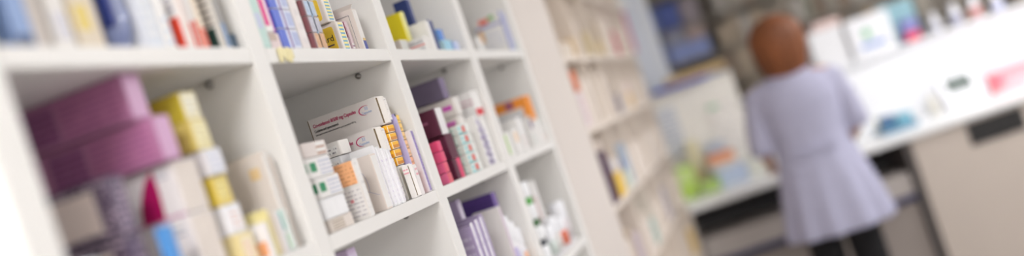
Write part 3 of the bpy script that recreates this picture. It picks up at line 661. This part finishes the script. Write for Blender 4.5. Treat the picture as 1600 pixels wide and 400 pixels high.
far('charcoal violet carton in the middle of the far shelving', 4.32, FZM, .085, .12, (112, 106, 128))
far('amber carton in the middle of the far shelving', 4.72, FZM, .075, .16, (226, 190, 130))
far('pale pink carton on the amber one', 4.72, FZM + .0755, .05, .14, (228, 204, 200))
far('peach carton on the top far shelf', 3.72, FZT, .07, .06, (232, 206, 168))
far('sand coloured carton on the top far shelf', 4.10, FZT, .10, .08, (218, 200, 160))
far('mustard carton on the top far shelf', 4.36, FZT, .07, .10, (210, 186, 130))
far('grey-beige tall carton on the top far shelf', 3.86, FZT, .15, .10, (214, 200, 188))
far('ivory wide carton at the top of the far shelving', 3.47, FZT, .05, .20, (226, 214, 200))
far('muted teal carton low on the far shelving', 4.12, .99, .10, .12, (176, 200, 192))
far('dusty violet carton low on the far shelving', 4.75, .99, .15, .12, (186, 178, 192))
far('honey yellow carton at the bottom right of the far shelving', 5.3, .71, .12, .16, (220, 186, 100))
far('pale mauve carton low on the near end of the far shelving', 3.64, .99, .13, .09, (214, 200, 208))
wp = aty(975, 4, .61)
far('bright white carton highest on the far shelving', wp.x - .1, FZU, .12, .16, (246, 246, 246))
# cream cartons filling the rest, one kind, distinguishable only by shelf
def filler(bay, z, zname, hmax, x0, x1):
    x = x0; k = 0
    while x < x1 - .05:
        t = rnd.uniform(.04, .075)
        if x + t > x1: break
        c = rnd.choice([(232, 218, 204), (234, 222, 210), (224, 210, 196), (228, 216, 206), (236, 224, 214), (214, 198, 178)])
        o = ct('cream and beige cartons standing close together ' + zname, x, .604, z, z + rnd.uniform(.75, 1.0) * hmax, .12, t, Mx(*c), end=Mx(*c), group=FG + ', ' + zname, bev=.0015)
        x += t + .008
filler(0, FZM, 'on the upper middle shelf, first far column', .19, 3.57, 3.80)
filler(1, FZM, 'on the upper middle shelf, second far column', .19, 3.86, 4.24)
filler(2, FZM, 'on the upper middle shelf, third far column', .17, 4.46, 4.66)
filler(3, FZM, 'on the upper middle shelf, fourth far column', .17, 4.90, 5.09)
filler(4, FZM, 'on the upper middle shelf, fifth far column', .17, 5.15, 5.50)
filler(2, FZT, 'on the top shelf, third far column', .2, 4.48, 4.66)
filler(3, FZT, 'on the top shelf, fourth far column', .2, 4.72, 4.92)
filler(4, FZT, 'on the top shelf, fifth far column', .2, 5.15, 5.50)
filler(1, FZL, 'on the lower middle shelf, second far column', .17, 4.12, 4.24)
filler(2, FZL, 'on the lower middle shelf, third far column', .17, 4.29, 4.66)
filler(3, FZL, 'on the lower middle shelf, fourth far column', .17, 4.72, 5.09)
filler(4, FZL, 'on the lower middle shelf, fifth far column', .17, 5.15, 5.50)
filler(0, .99, 'on the low shelf, first far column', .17, 3.44, 3.60)
filler(1, .99, 'on the low shelf, second far column', .17, 3.86, 4.11)
filler(2, .99, 'on the low shelf, third far column', .17, 4.29, 4.66)
filler(4, .99, 'on the low shelf, fifth far column', .17, 5.15, 5.50)

# ================================================================== counter
CO = Vector((5.58, .64, 0)); CA = math.radians(12.5)
CM = Matrix.Translation(CO) @ Matrix.Rotation(CA, 4, 'Z')
def cw(n, l, z): return CM @ Vector((n, -l, z))          # n away from us, l to the right
def cl(px, py, n):                                       # pixel -> counter coordinates on the vertical plane at n
    Mi = CM.inverted(); o_ = Mi @ EYE; d = (Mi.to_3x3() @ ray(px, py)); q = o_ + d * ((n - o_.x) / d.x); return -q.y, q.z
ctr = empty('counter', CO, 'long white dispensing counter with greige base running behind the person', 'counter', rotz=CA)
LEN = 2.9
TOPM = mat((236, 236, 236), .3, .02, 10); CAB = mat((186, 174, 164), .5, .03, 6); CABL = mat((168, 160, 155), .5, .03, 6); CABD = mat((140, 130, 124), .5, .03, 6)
def cb(name, n0, n1, l0, l1, z0, z1, m, parent=ctr, bev=.002): return bx(name, n0, n1, -l1, -l0, z0, z1, m, parent, bev)
cb('worktop', -.02, .66, 0, LEN, .885, .925, TOPM, bev=.006)
GAB = mat((84, 78, 76), .5)
cb('side_panel', .03, .62, .02, .05, 0, .884, CAB)
cb('leg', .0, .60, 1.245, 1.275, 0, .884, GAB)
cb('back_panel', .605, .62, .05, LEN, 0, .884, mat((70, 66, 66), .6))
cb('side_panel', .01, .60, LEN - .03, LEN, 0, .884, CAB)
# knee-hole part on the left (behind the person)
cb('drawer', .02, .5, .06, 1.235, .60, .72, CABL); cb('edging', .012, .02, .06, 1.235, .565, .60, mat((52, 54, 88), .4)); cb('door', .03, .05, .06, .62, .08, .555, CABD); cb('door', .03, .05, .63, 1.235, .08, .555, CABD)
cb('rail', .25, .27, .06, 1.235, .74, .80, DARK)
# plain panels on the right
d1 = cb('door', .0, .02, 1.285, 2.15, .06, .880, CAB)
cb('door', .0, .02, 2.16, LEN - .035, .06, .880, CAB)
l0, z1 = cl(1507, 192, -.003); l1, z0 = cl(1583, 222, -.003)
vn = cb('vent', -.006, .0005, l0, l0 + .31, .745, .868, mat((40, 38, 38), .5), d1)
for k in range(5): cb('slat', -.009, -.005, l0 + .01, l0 + .30, .757 + k * .022, .763 + k * .022, mat((26, 25, 26), .4), vn, .0008)

# upstand on the counter's back edge and ledge
ups = empty('counter_screen', CO, 'bright white raised screen with ledge along the back of the counter', 'screen', rotz=CA)
cb('panel', .60, .62, .62, LEN, .926, 1.335, mat((238, 239, 242), .35, .01), ups)
cb('ledge', .57, .80, .62, LEN, 1.336, 1.358, mat((242, 243, 246), .35, .01), ups)
for l in (.64, 1.4, 2.2, LEN - .03): cb('bracket', .621, .78, l, l + .02, 1.1, 1.335, mat((236, 236, 240), .4), ups)
tal = empty('notice_board', CO, 'taller off-white board with a printed notice left of the person', 'board', rotz=CA)
cb('panel', .60, .64, -.12, .612, .926, 1.53, mat((232, 228, 220), .45, .02), tal)
cb('edging', .585, .655, -.12, .612, 1.5305, 1.55, mat((236, 234, 228), .4), tal)
cb('printed_notice', .594, .60, -.02, .22, 1.16, 1.46, prt((226, 226, 226), (168, 174, 190), 10, .65, 4, .5), tal, 0)
cb('printed_notice', .594, .60, .40, .58, 1.1, 1.40, prt((232, 228, 222), (210, 204, 198), 8, .5, 4, .5), tal, 0)
cb('green_mark', .590, .594, .41, .47, 1.36, 1.385, mat((150, 196, 160), .5), tal, 0)

def cbox(name, label, cat, n, l, z, dn, dl, dz, c, dec=(), group=None, turn=0, bev=.004, rough=.45):
    o = bx(name, 0, dn, -dl, 0, 0, dz, mat(c, rough), None, bev, cw(n, l, z), CA + turn)
    tag(o, label, cat, group)
    for (l0, z0, l1, z1, m, nm) in dec: bx(nm, -.0015, .0004, -dl * l1, -dl * l0, dz * z0, dz * z1, m, o)
    return o
T = .9255
# things on the counter, left of the person
cbox('leaflet_pack', 'lime green upright pack at the left end of the counter', 'pack', .30, .06, T, .06, .11, .19, (184, 216, 96), [(.1, .5, .8, .9, mat((206, 226, 150), .4), 'label')])
cbox('leaflet_pack', 'darker green low pack beside the lime green one', 'pack', .26, .18, T, .06, .11, .075, (170, 198, 110))
cbox('carton', 'pale blue carton lying on the counter under the orange one', 'box', .33, .30, T, .14, .17, .10, (192, 206, 230))
cbox('carton', 'white carton with green print beneath the stack on the counter', 'box', .34, .275, T + .1005, .12, .16, .035, (230, 226, 220))
cbox('carton', 'orange carton on top of the counter stack', 'box', .34, .28, T + .136, .12, .15, .055, (236, 160, 116))
cbox('carton', 'pale yellow carton at the rear of the counter by the notice', 'box', .50, .20, T, .06, .07, .30, (228, 220, 184), [(.1, .1, .9, .4, mat((226, 210, 160), .4), 'label')])
cbox('carton', 'tall dusty blue carton behind the orange one', 'box', .50, .31, T, .06, .11, .25, (190, 202, 218))
cbox('paper_bag', 'plain pale paper bag standing near the person on the left', 'bag', .36, .48, T, .08, .12, .12, (222, 222, 210))
# on top of the board
cbox('tray', 'royal blue flat tray resting on the notice board', 'tray', .535, .125, 1.5505, .14, .34, .026, (24, 58, 176))
cbox('carton', 'ochre flat carton on the blue tray', 'box', .55, .22, 1.577, .12, .36, .045, (196, 168, 120))
# right: things on the ledge
LZ = 1.3585
def tri(l, px, py, n=.6): return cl(px, py, n)
lb, zb = cl(1262, 50, .62); rb, _ = cl(1320, 30, .62)
cbox('carton', 'big plain white carton on the ledge right of the red hair', 'box', .63, 1.12, LZ, .14, .21, .24, (230, 230, 232))
cbox('carton', 'pinkish pack on the big plain white carton', 'box', .65, 1.17, LZ + .2405, .10, .17, .05, (222, 196, 190))
lb, _ = cl(1312, 40, .6)
bag = cbox('paper_bag', 'white paper bag with a green cross and blue lettering', 'bag', .605, 1.345, LZ, .09, .265, .24, (232, 232, 235), bev=.003)
bm = bmesh.new(); box_bm(bm, -.002, .0003, -.12, -.10, .105, .165); box_bm(bm, -.002, .0003, -.14, -.08, .125, .145)
link('green_cross', bm, mat((86, 190, 124), .4), bag)
bx('blue_lettering', -.002, .0003, -.21, -.05, .05, .078, prt((222, 228, 238), (110, 146, 210), 1, .8, 14, .9), bag)
o = cbox('pack', 'red and blue pack standing on the ledge', 'pack', .62, 0, LZ, .05, .10, .14, (110, 110, 170), bev=.002)
l_, z_ = cl(1428, 30, .62); o.location = cw(.62, l_ - .085, LZ)
bx('red_block', -.0015, .0004, -.095, -.005, .005, .055, mat((226, 60, 74), .4), o); bx('label', -.0015, .0004, -.09, -.01, .075, .11, mat((150, 150, 200), .4), o)
for k, (px, c, h, lb) in enumerate(((1458, (186, 186, 200), .10, 'small white bottle with grey-violet label, first right of the red pack'), (1494, (160, 160, 190), .12, 'small white bottle with slate label, second right of the red pack'), (1528, (214, 130, 126), .13, 'small white bottle with a rusty red label on the ledge'), (1566, (190, 196, 236), .10, 'small white bottle with pale blue label on the ledge'))):
    l_, z_ = cl(px, 30, .64); q = cw(.64, l_, LZ)
    e = cyl('bottle', 0, 0, 0, 0, mat((238, 238, 242), .35), None, q, 20, 'Z', [(.03, 0), (.033, .004), (.033, h * .7), (.018, h * .8), (.018, h)])
    tag(e, lb, 'bottle', 'bottles on the ledge'); cyl('label', 0, 0, 0, 0, mat(c, .4), e, (0, 0, h * .12), 20, 'Z', [(.0334, 0), (.0334, h * .45), (.0333, h * .451)])
    cyl('cap', .02, .02, 0, .022, mat((230, 230, 236), .4), e, (0, 0, h + .0002))
l_, z_ = cl(1410, 8, .95)
# card reader with grey screen
l_, z_ = cl(1500, 137, .45)
dv = empty('payment_terminal', cw(.42, l_ - .11, T), 'white desk device with a dark grey-green screen on the counter', 'device', rotz=CA)
bm = bmesh.new()
prf = [(0, 0), (.10, 0), (.10, .19), (.075, .195), (0, .035)]
a = [bm.verts.new((x, 0, z)) for x, z in prf]; b = [bm.verts.new((x, -.22, z)) for x, z in prf]
bm.faces.new(a); bm.faces.new(b[::-1])
for k in range(5): bm.faces.new((a[k], a[(k + 1) % 5], b[(k + 1) % 5], b[k]))
bmesh.ops.bevel(bm, geom=bm.edges[:], offset=.004, segments=2, affect='EDGES')
link('housing', bm, mat((240, 240, 244), .35), dv)
sl = math.atan2(.16, .075)
s = bx('screen', 0, .10, -.190, -.035, -.001, .002, mat((84, 96, 90), .4), dv, .0008, (.020, 0, .0778)); s.rotation_euler.y = -sl
# pink-red striped blister packs standing upright at the right end
l_, z_ = cl(1548, 128, .40)
for k in range(2):
    o = cbox('carton', ['long pinkish red carton with pale grid print, left of two at the counter end', 'long pinkish red carton with pale grid print, right of two at the counter end'][k], 'box', .38, l_ + .235 * k, T, .08, .23, .12, (236, 150, 160), bev=.003)
    bx('printed_panel', -.0015, .0004, -.225, -.005, .006, .085, prt((236, 140, 152), (246, 226, 230), 5, .6, 22, .5), o)
    bx('red_corner', -.0022, .0002, -.06, -.006, .03, .08, mat((236, 84, 100), .4), o)
# beige pump bottle
l_, z_ = cl(1453, 150, .40); q = cw(.40, l_, T)
e = cyl('pump_bottle', 0, 0, 0, 0, mat((226, 222, 212), .35), None, q, 20, 'Z', [(.028, 0), (.031, .005), (.030, .09), (.012, .11), (.012, .125)]); tag(e, 'pale beige pump bottle between the blue tray and the desk device', 'bottle')
cyl('pump', 0, 0, 0, 0, mat((236, 236, 236), .4), e, (0, 0, .1252), 14, 'Z', [(.010, 0), (.010, .012), (.004, .013), (.004, .03), (.014, .031), (.014, .038)])
# blue-teal heap: tray with small boxes
l_, z_ = cl(1380, 190, .22)
tr = empty('desk_tray', cw(.20, l_ - .02, T), 'shallow teal desk tray right of the person', 'tray', rotz=CA)
bm = bmesh.new()
for a in ((0, .2, -.2, 0, 0, .006), (0, .008, -.2, 0, .006, .03), (.192, .2, -.2, 0, .006, .03), (.008, .192, -.2, -.192, .006, .03), (.008, .192, -.008, 0, .006, .03)): box_bm(bm, *a)
link('shell', bm, mat((90, 140, 168), .35), tr)
for k, (n, l, c, dn, dl, dz, lb) in enumerate(((.22, .0, (70, 110, 150), .07, .07, .09, 'slate blue small box in the teal tray'), (.22, .085, (120, 176, 196), .08, .09, .08, 'light teal small box in the teal tray'), (.305, .01, (226, 216, 110), .05, .05, .085, 'yellow small box at the back of the teal tray'), (.31, .08, (60, 90, 140), .06, .08, .075, 'navy small box at the back of the teal tray'))):
    cbox('carton', lb, 'box', n, l_ + l - .01, T + .0065, dn, dl, dz, c, bev=.002)
cbox('paper_pad', 'white sheaf of paper stacked on the counter right of the person', 'paper', .30, 1.02 - .12, T, .15, .14, .035, (240, 240, 244), bev=.001)

# ================================================================== display rack beyond the counter
rk = empty('display_rack', (7.55, -2.6, 0), 'dim grey-brown retail rack of hanging stock beyond the counter', 'shelving')
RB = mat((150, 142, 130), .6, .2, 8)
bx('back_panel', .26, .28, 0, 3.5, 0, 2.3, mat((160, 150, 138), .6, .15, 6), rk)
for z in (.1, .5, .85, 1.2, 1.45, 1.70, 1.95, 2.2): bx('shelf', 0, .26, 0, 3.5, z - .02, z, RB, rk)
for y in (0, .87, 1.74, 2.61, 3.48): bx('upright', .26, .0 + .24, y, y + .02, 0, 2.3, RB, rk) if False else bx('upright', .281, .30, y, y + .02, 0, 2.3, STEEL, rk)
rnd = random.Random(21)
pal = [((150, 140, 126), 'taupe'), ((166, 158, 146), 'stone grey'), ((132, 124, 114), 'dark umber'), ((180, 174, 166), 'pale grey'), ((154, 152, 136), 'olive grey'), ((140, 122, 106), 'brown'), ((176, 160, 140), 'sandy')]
ynames = [(-2.6, 'right'), (-1.6, 'middle right'), (-.7, 'middle'), (.05, 'left')]
for z, zn in ((1.2, 'fourth'), (1.45, 'third'), (1.70, 'second'), (1.95, 'top')):
    y = -2.55
    while y < .16:
        t = rnd.uniform(.05, .11); c, cn = rnd.choice(pal); h = rnd.uniform(.17, .225)
        reg = [n for yy, n in ynames if y >= yy][-1]
        o = bx('packet', 0, .07, 0, t, 0, h, mat(c, .5, .1, 20), None, .003, (7.57 + rnd.uniform(0, .04), y, z + .0005))
        tag(o, f'blurred {cn} packets on the {zn} shelf of the rack, {reg} part', 'packet', f'{cn} packets, {zn} rack shelf, {reg}')
        if h > .15: bx('label', -.002, .0005, t * .15, t * .85, h * .5, h * .85, mat(tuple(min(255, int(v * 1.12)) for v in c), .5), o)
        y += t + .012
# blue stock at the left of the rack
bl = [(.28, 1.70, .30, .13, (142, 156, 204), 'broad periwinkle'), (.28, 1.831, .14, .09, (176, 156, 150), 'small rosy grey'), (.43, 1.831, .15, .095, (150, 152, 170), 'small grey lilac'), (.59, 1.70, .14, .20, (110, 122, 166), 'upright slate blue'), (.74, 1.70, .17, .22, (196, 206, 228), 'ice blue'),
      (.28, 1.95, .13, .19, (150, 140, 146), 'mauve grey'), (.42, 1.95, .16, .20, (80, 96, 160), 'deep denim blue'), (.59, 1.95, .14, .20, (124, 140, 190), 'dusty blue'), (.74, 1.95, .17, .20, (150, 176, 214), 'sky tinted'),
      (.28, 1.45, .30, .17, (128, 140, 178), 'broad slate'), (.59, 1.45, .30, .2, (206, 212, 228), 'frosty white'),
      (.28, 1.2, .30, .16, (150, 146, 150), 'ash grey'), (.59, 1.2, .30, .2, (206, 206, 210), 'light grey')]
for y, z, t, h, c, cn in bl:
    o = bx('packet', 0, .10, 0, t, 0, h, mat(c, .5, .12, 20), None, .004, (7.56, y, z + .0005))
    tag(o, f'{cn} packet at the left end of the rack', 'packet', 'blue stock at the left of the rack')
    bx('label', -.002, .0005, t * .1, t * .9, h * .45, h * .7, mat(tuple(min(255, int(v * 1.12)) for v in c), .5), o)
# hanging pale banner and teal header
bn = empty('hanging_banner', (6.6, .50, 1.60), 'pale blue and white hanging banner above the end of the far shelving', 'banner')
bx('sheet', 0, .006, .04, .24, .0, .62, mat((228, 234, 246), .5), bn); bx('stripe', -.002, .0002, .19, .225, .25, .62, mat((228, 150, 186), .5), bn); bx('stripe', -.002, .0002, .05, .10, .0, .62, mat((232, 236, 244), .5), bn)
cyl('rod', .008, .008, -.14, .14, STEEL, bn, (.003, .14, .63), 12, 'Y'); bx('hanger', 0, .004, .13, .145, .63, CEIL - 1.60, STEEL, bn)
lp, _ = cl(1420, 6, .9)
hd = cbox('header_board', 'muted teal board standing behind the red and blue pack', 'sign', .74, 1.60, LZ, .03, .22, .26, (140, 178, 188))

# ================================================================== the person
P0 = Vector((5.14, -.115, 0)); PA = math.radians(4)
per = empty('person', P0, 'person with red hair, pale lilac tunic and black trousers working at the counter', 'person', rotz=PA)
SKIN = mat((206, 158, 136), .5, .06, 20); HAIR = mat((122, 68, 32), .6, .6, 9, bump=.5); TUN = mat((170, 169, 192), .75, .06, 14, bump=.15); TRO = mat((13, 12, 16), .9)
def skinmesh(name, nodes, edges, radii, m, root=0, parent=None, sub=2):
    me = bpy.data.meshes.new(name); me.from_pydata(nodes, edges, []); o = bpy.data.objects.new(name, me); COL.objects.link(o)
    md = o.modifiers.new('skin', 'SKIN'); md.use_smooth_shade = True; md.branch_smoothing = .4
    for i, r in enumerate(radii):
        v = me.skin_vertices[0].data[i]; v.radius = r if isinstance(r, tuple) else (r, r); v.use_root = (i == root)
    sb = o.modifiers.new('sub', 'SUBSURF'); sb.levels = sub; sb.render_levels = sub
    me2 = bpy.data.meshes.new_from_object(o.evaluated_get(bpy.context.evaluated_depsgraph_get()))
    bpy.data.objects.remove(o)
    me2.materials.clear(); me2.materials.append(m)
    for p in me2.polygons: p.use_smooth = True
    o2 = bpy.data.objects.new(name, me2); COL.objects.link(o2); o2.parent = parent
    return o2
N, E_, RD = [], [], []
def nd(p, r, prev=None):
    N.append(Vector(p)); RD.append(r)
    if prev is not None: E_.append((prev, len(N) - 1))
    return len(N) - 1
pel = nd((0, 0, .98), (.115, .11))
wa = nd((.01, 0, 1.12), (.125, .10), pel); ch = nd((.03, 0, 1.30), (.15, .105), wa); nb = nd((.035, 0, 1.43), .07, ch); nk = nd((.045, 0, 1.49), .052, nb)
hb = nd((.07, 0, 1.54), .070, nk); hm = nd((.08, 0, 1.605), .086, hb); ht = nd((.075, 0, 1.665), .06, hm)
HANDS = []
for s in (1, -1):
    hip = nd((0, s * .085, .90), .085, pel); kn = nd((.01, s * .095, .50), .058, hip); an = nd((-.02, s * .10, .10), .036, kn); to_ = nd((.11, s * .11, .045), .032, an)
    sh = nd((.04, s * .165, 1.385), .052, nb); el = nd((.02, s * .225, 1.12), .040, sh)
    wr = nd((.285, s * (.20 if s > 0 else .19), 1.008), .025, el); pm = nd((.355, s * .185, .985), (.030, .018), wr)
    for f, (dy, ln, dz) in enumerate(((.030, .075, 0), (.010, .088, 0), (-.010, .082, 0), (-.029, .066, 0))):
        k1 = nd((.39, s * (.185 + dy * .8), .985), .0095, pm); k2 = nd((.39 + ln * .55, s * (.185 + dy), .972), .0085, k1); nd((.39 + ln * .95, s * (.185 + dy * 1.05), .952), .0072, k2)
    t1 = nd((.345, s * .148, .978), .0105, pm); nd((.385, s * .128, .962), .0085, t1)
body = skinmesh('body', N, E_, RD, SKIN, 0, per)
# face (looking at the work, away from us)
for s in (1, -1):
    e = cyl('eye', 0, 0, 0, 0, mat((236, 232, 228), .2), per, (.163, s * .031, 1.61), 14, 'X', [(.004, -.006), (.011, -.002), (.012, .001), (.006, .006)]); cyl('iris', .005, .005, .006, .0075, mat((70, 90, 80), .2), e, None, 12, 'X')
    ear = bmesh.new(); bmesh.ops.create_uvsphere(ear, u_segments=14, v_segments=10, radius=1)
    for v in ear.verts: v.co = Vector((v.co.x * .018, v.co.y * .009, v.co.z * .032))
    link('ear', ear, SKIN, per, (.07, s * .090, 1.60), smooth=True)
nz = bmesh.new(); bmesh.ops.create_cone(nz, cap_ends=True, segments=10, radius1=.017, radius2=.006, depth=.05)
link('nose', nz, SKIN, per, (.167, 0, 1.585), smooth=True).rotation_euler.y = math.radians(-14)
bx('mouth', .150, .163, -.024, .024, 1.544, 1.554, mat((176, 92, 88), .5), per, .003)
# hair: bobbed cap with strands
h = bmesh.new(); bmesh.ops.create_uvsphere(h, u_segments=56, v_segments=36, radius=1)
rnd = random.Random(3)
for v in h.verts:
    x, y, z = v.co; a = math.atan2(y, x)
    rad = 1 + .035 * math.sin(a * 17 + z * 2) + .02 * math.sin(a * 31)
    fr = max(0, x)                                         # face side is cut back
    X = x * .128 * rad - .014; Y = y * .134 * rad; Z = z * .132
    if z < 0: Z = z * (.25 if x < .25 else .06); Y *= 1 - .12 * z * z; X *= 1 - .12 * z * z
    if x > .55: X *= .80
    v.co = Vector((X, Y, Z))
hair = link('hair', h, HAIR, per, (.055, 0, 1.620), smooth=True)
# tunic: torso and sleeves joined by a remesh
def loft(bm, rings):
    rr = [[bm.verts.new(p) for p in r] for r in rings]; n = len(rr[0])
    for a, b in zip(rr, rr[1:]):
        for k in range(n): bm.faces.new((a[k], a[(k + 1) % n], b[(k + 1) % n], b[k]))
    bm.faces.new(rr[0][::-1]); bm.faces.new(rr[-1])
tb = bmesh.new(); rings = []; K = 72
for z, rx, ry, cx, pl in ((.665, .185, .262, -.01, .020), (.72, .180, .255, -.01, .017), (.82, .168, .238, -.01, .012), (.92, .155, .218, -.005, .008), (1.0, .142, .200, 0, .005), (1.07, .128, .182, .005, .003), (1.13, .128, .180, .012, .002), (1.22, .134, .192, .02, .001), (1.31, .140, .204, .025, 0), (1.38, .128, .198, .03, 0), (1.425, .10, .165, .035, 0), (1.455, .075, .105, .04, 0), (1.475, .062, .070, .045, 0)):
    ring = []
    for k in range(K):
        a = 2 * PI * k / K; r = 1 + pl / .2 * .6 * math.sin(a * 11) + (pl * 2.5 * -math.exp(-((a - PI) / .10) ** 2))
        ring.append((cx + rx * math.cos(a) * r, ry * math.sin(a) * r, z))
    rings.append(ring)
loft(tb, rings)
for s in (1, -1):
    pth = [(Vector((.035, s * .12, 1.395)), .060), (Vector((.04, s * .180, 1.375)), .066), (Vector((.032, s * .212, 1.27)), .062), (Vector((.022, s * .232, 1.15)), .062), (Vector((.028, s * .233, 1.11)), .060)]
    rg = []
    for i, (c, r) in enumerate(pth):
        d = (pth[min(i + 1, len(pth) - 1)][0] - pth[max(i - 1, 0)][0]).normalized(); u = d.cross(Vector((1, 0, 0))).normalized(); v2 = d.cross(u)
        rg.append([c + u * r * math.cos(2 * PI * k / 24) + v2 * r * math.sin(2 * PI * k / 24) for k in range(24)])
    loft(tb, rg)
bmesh.ops.recalc_face_normals(tb, faces=tb.faces)
me = bpy.data.meshes.new('tunic'); tb.to_mesh(me); tb.free(); o = bpy.data.objects.new('tunic', me); COL.objects.link(o)
md = o.modifiers.new('r', 'REMESH'); md.mode = 'VOXEL'; md.voxel_size = .009; md.use_smooth_shade = True
ms = o.modifiers.new('s', 'SMOOTH'); ms.iterations = 4
me2 = bpy.data.meshes.new_from_object(o.evaluated_get(bpy.context.evaluated_depsgraph_get())); bpy.data.objects.remove(o)
me2.materials.clear(); me2.materials.append(TUN)
for p in me2.polygons: p.use_smooth = True
o = bpy.data.objects.new('tunic', me2); COL.objects.link(o); o.parent = per
bx('belt', -.138, -.124, -.09, .09, 1.055, 1.085, TUN, per, .004)
# trousers and shoes
skinmesh('trousers', [(0, 0, .93), (0, .085, .88), (.01, .095, .50), (-.02, .10, .13), (0, -.085, .88), (.01, -.095, .50), (-.02, -.10, .13)], [(0, 1), (1, 2), (2, 3), (0, 4), (4, 5), (5, 6)], [.10, .100, .092, .070, .100, .092, .070], TRO, 0, per)
for s in (1, -1):
    sb = bmesh.new(); bmesh.ops.create_uvsphere(sb, u_segments=20, v_segments=12, radius=1)
    for v in sb.verts: v.co = Vector((v.co.x * .13, v.co.y * .047, max(v.co.z * .055, -.042) + .044))
    link('shoe', sb, mat((28, 26, 28), .4), per, (.045, s * .105, -.0015), smooth=True)
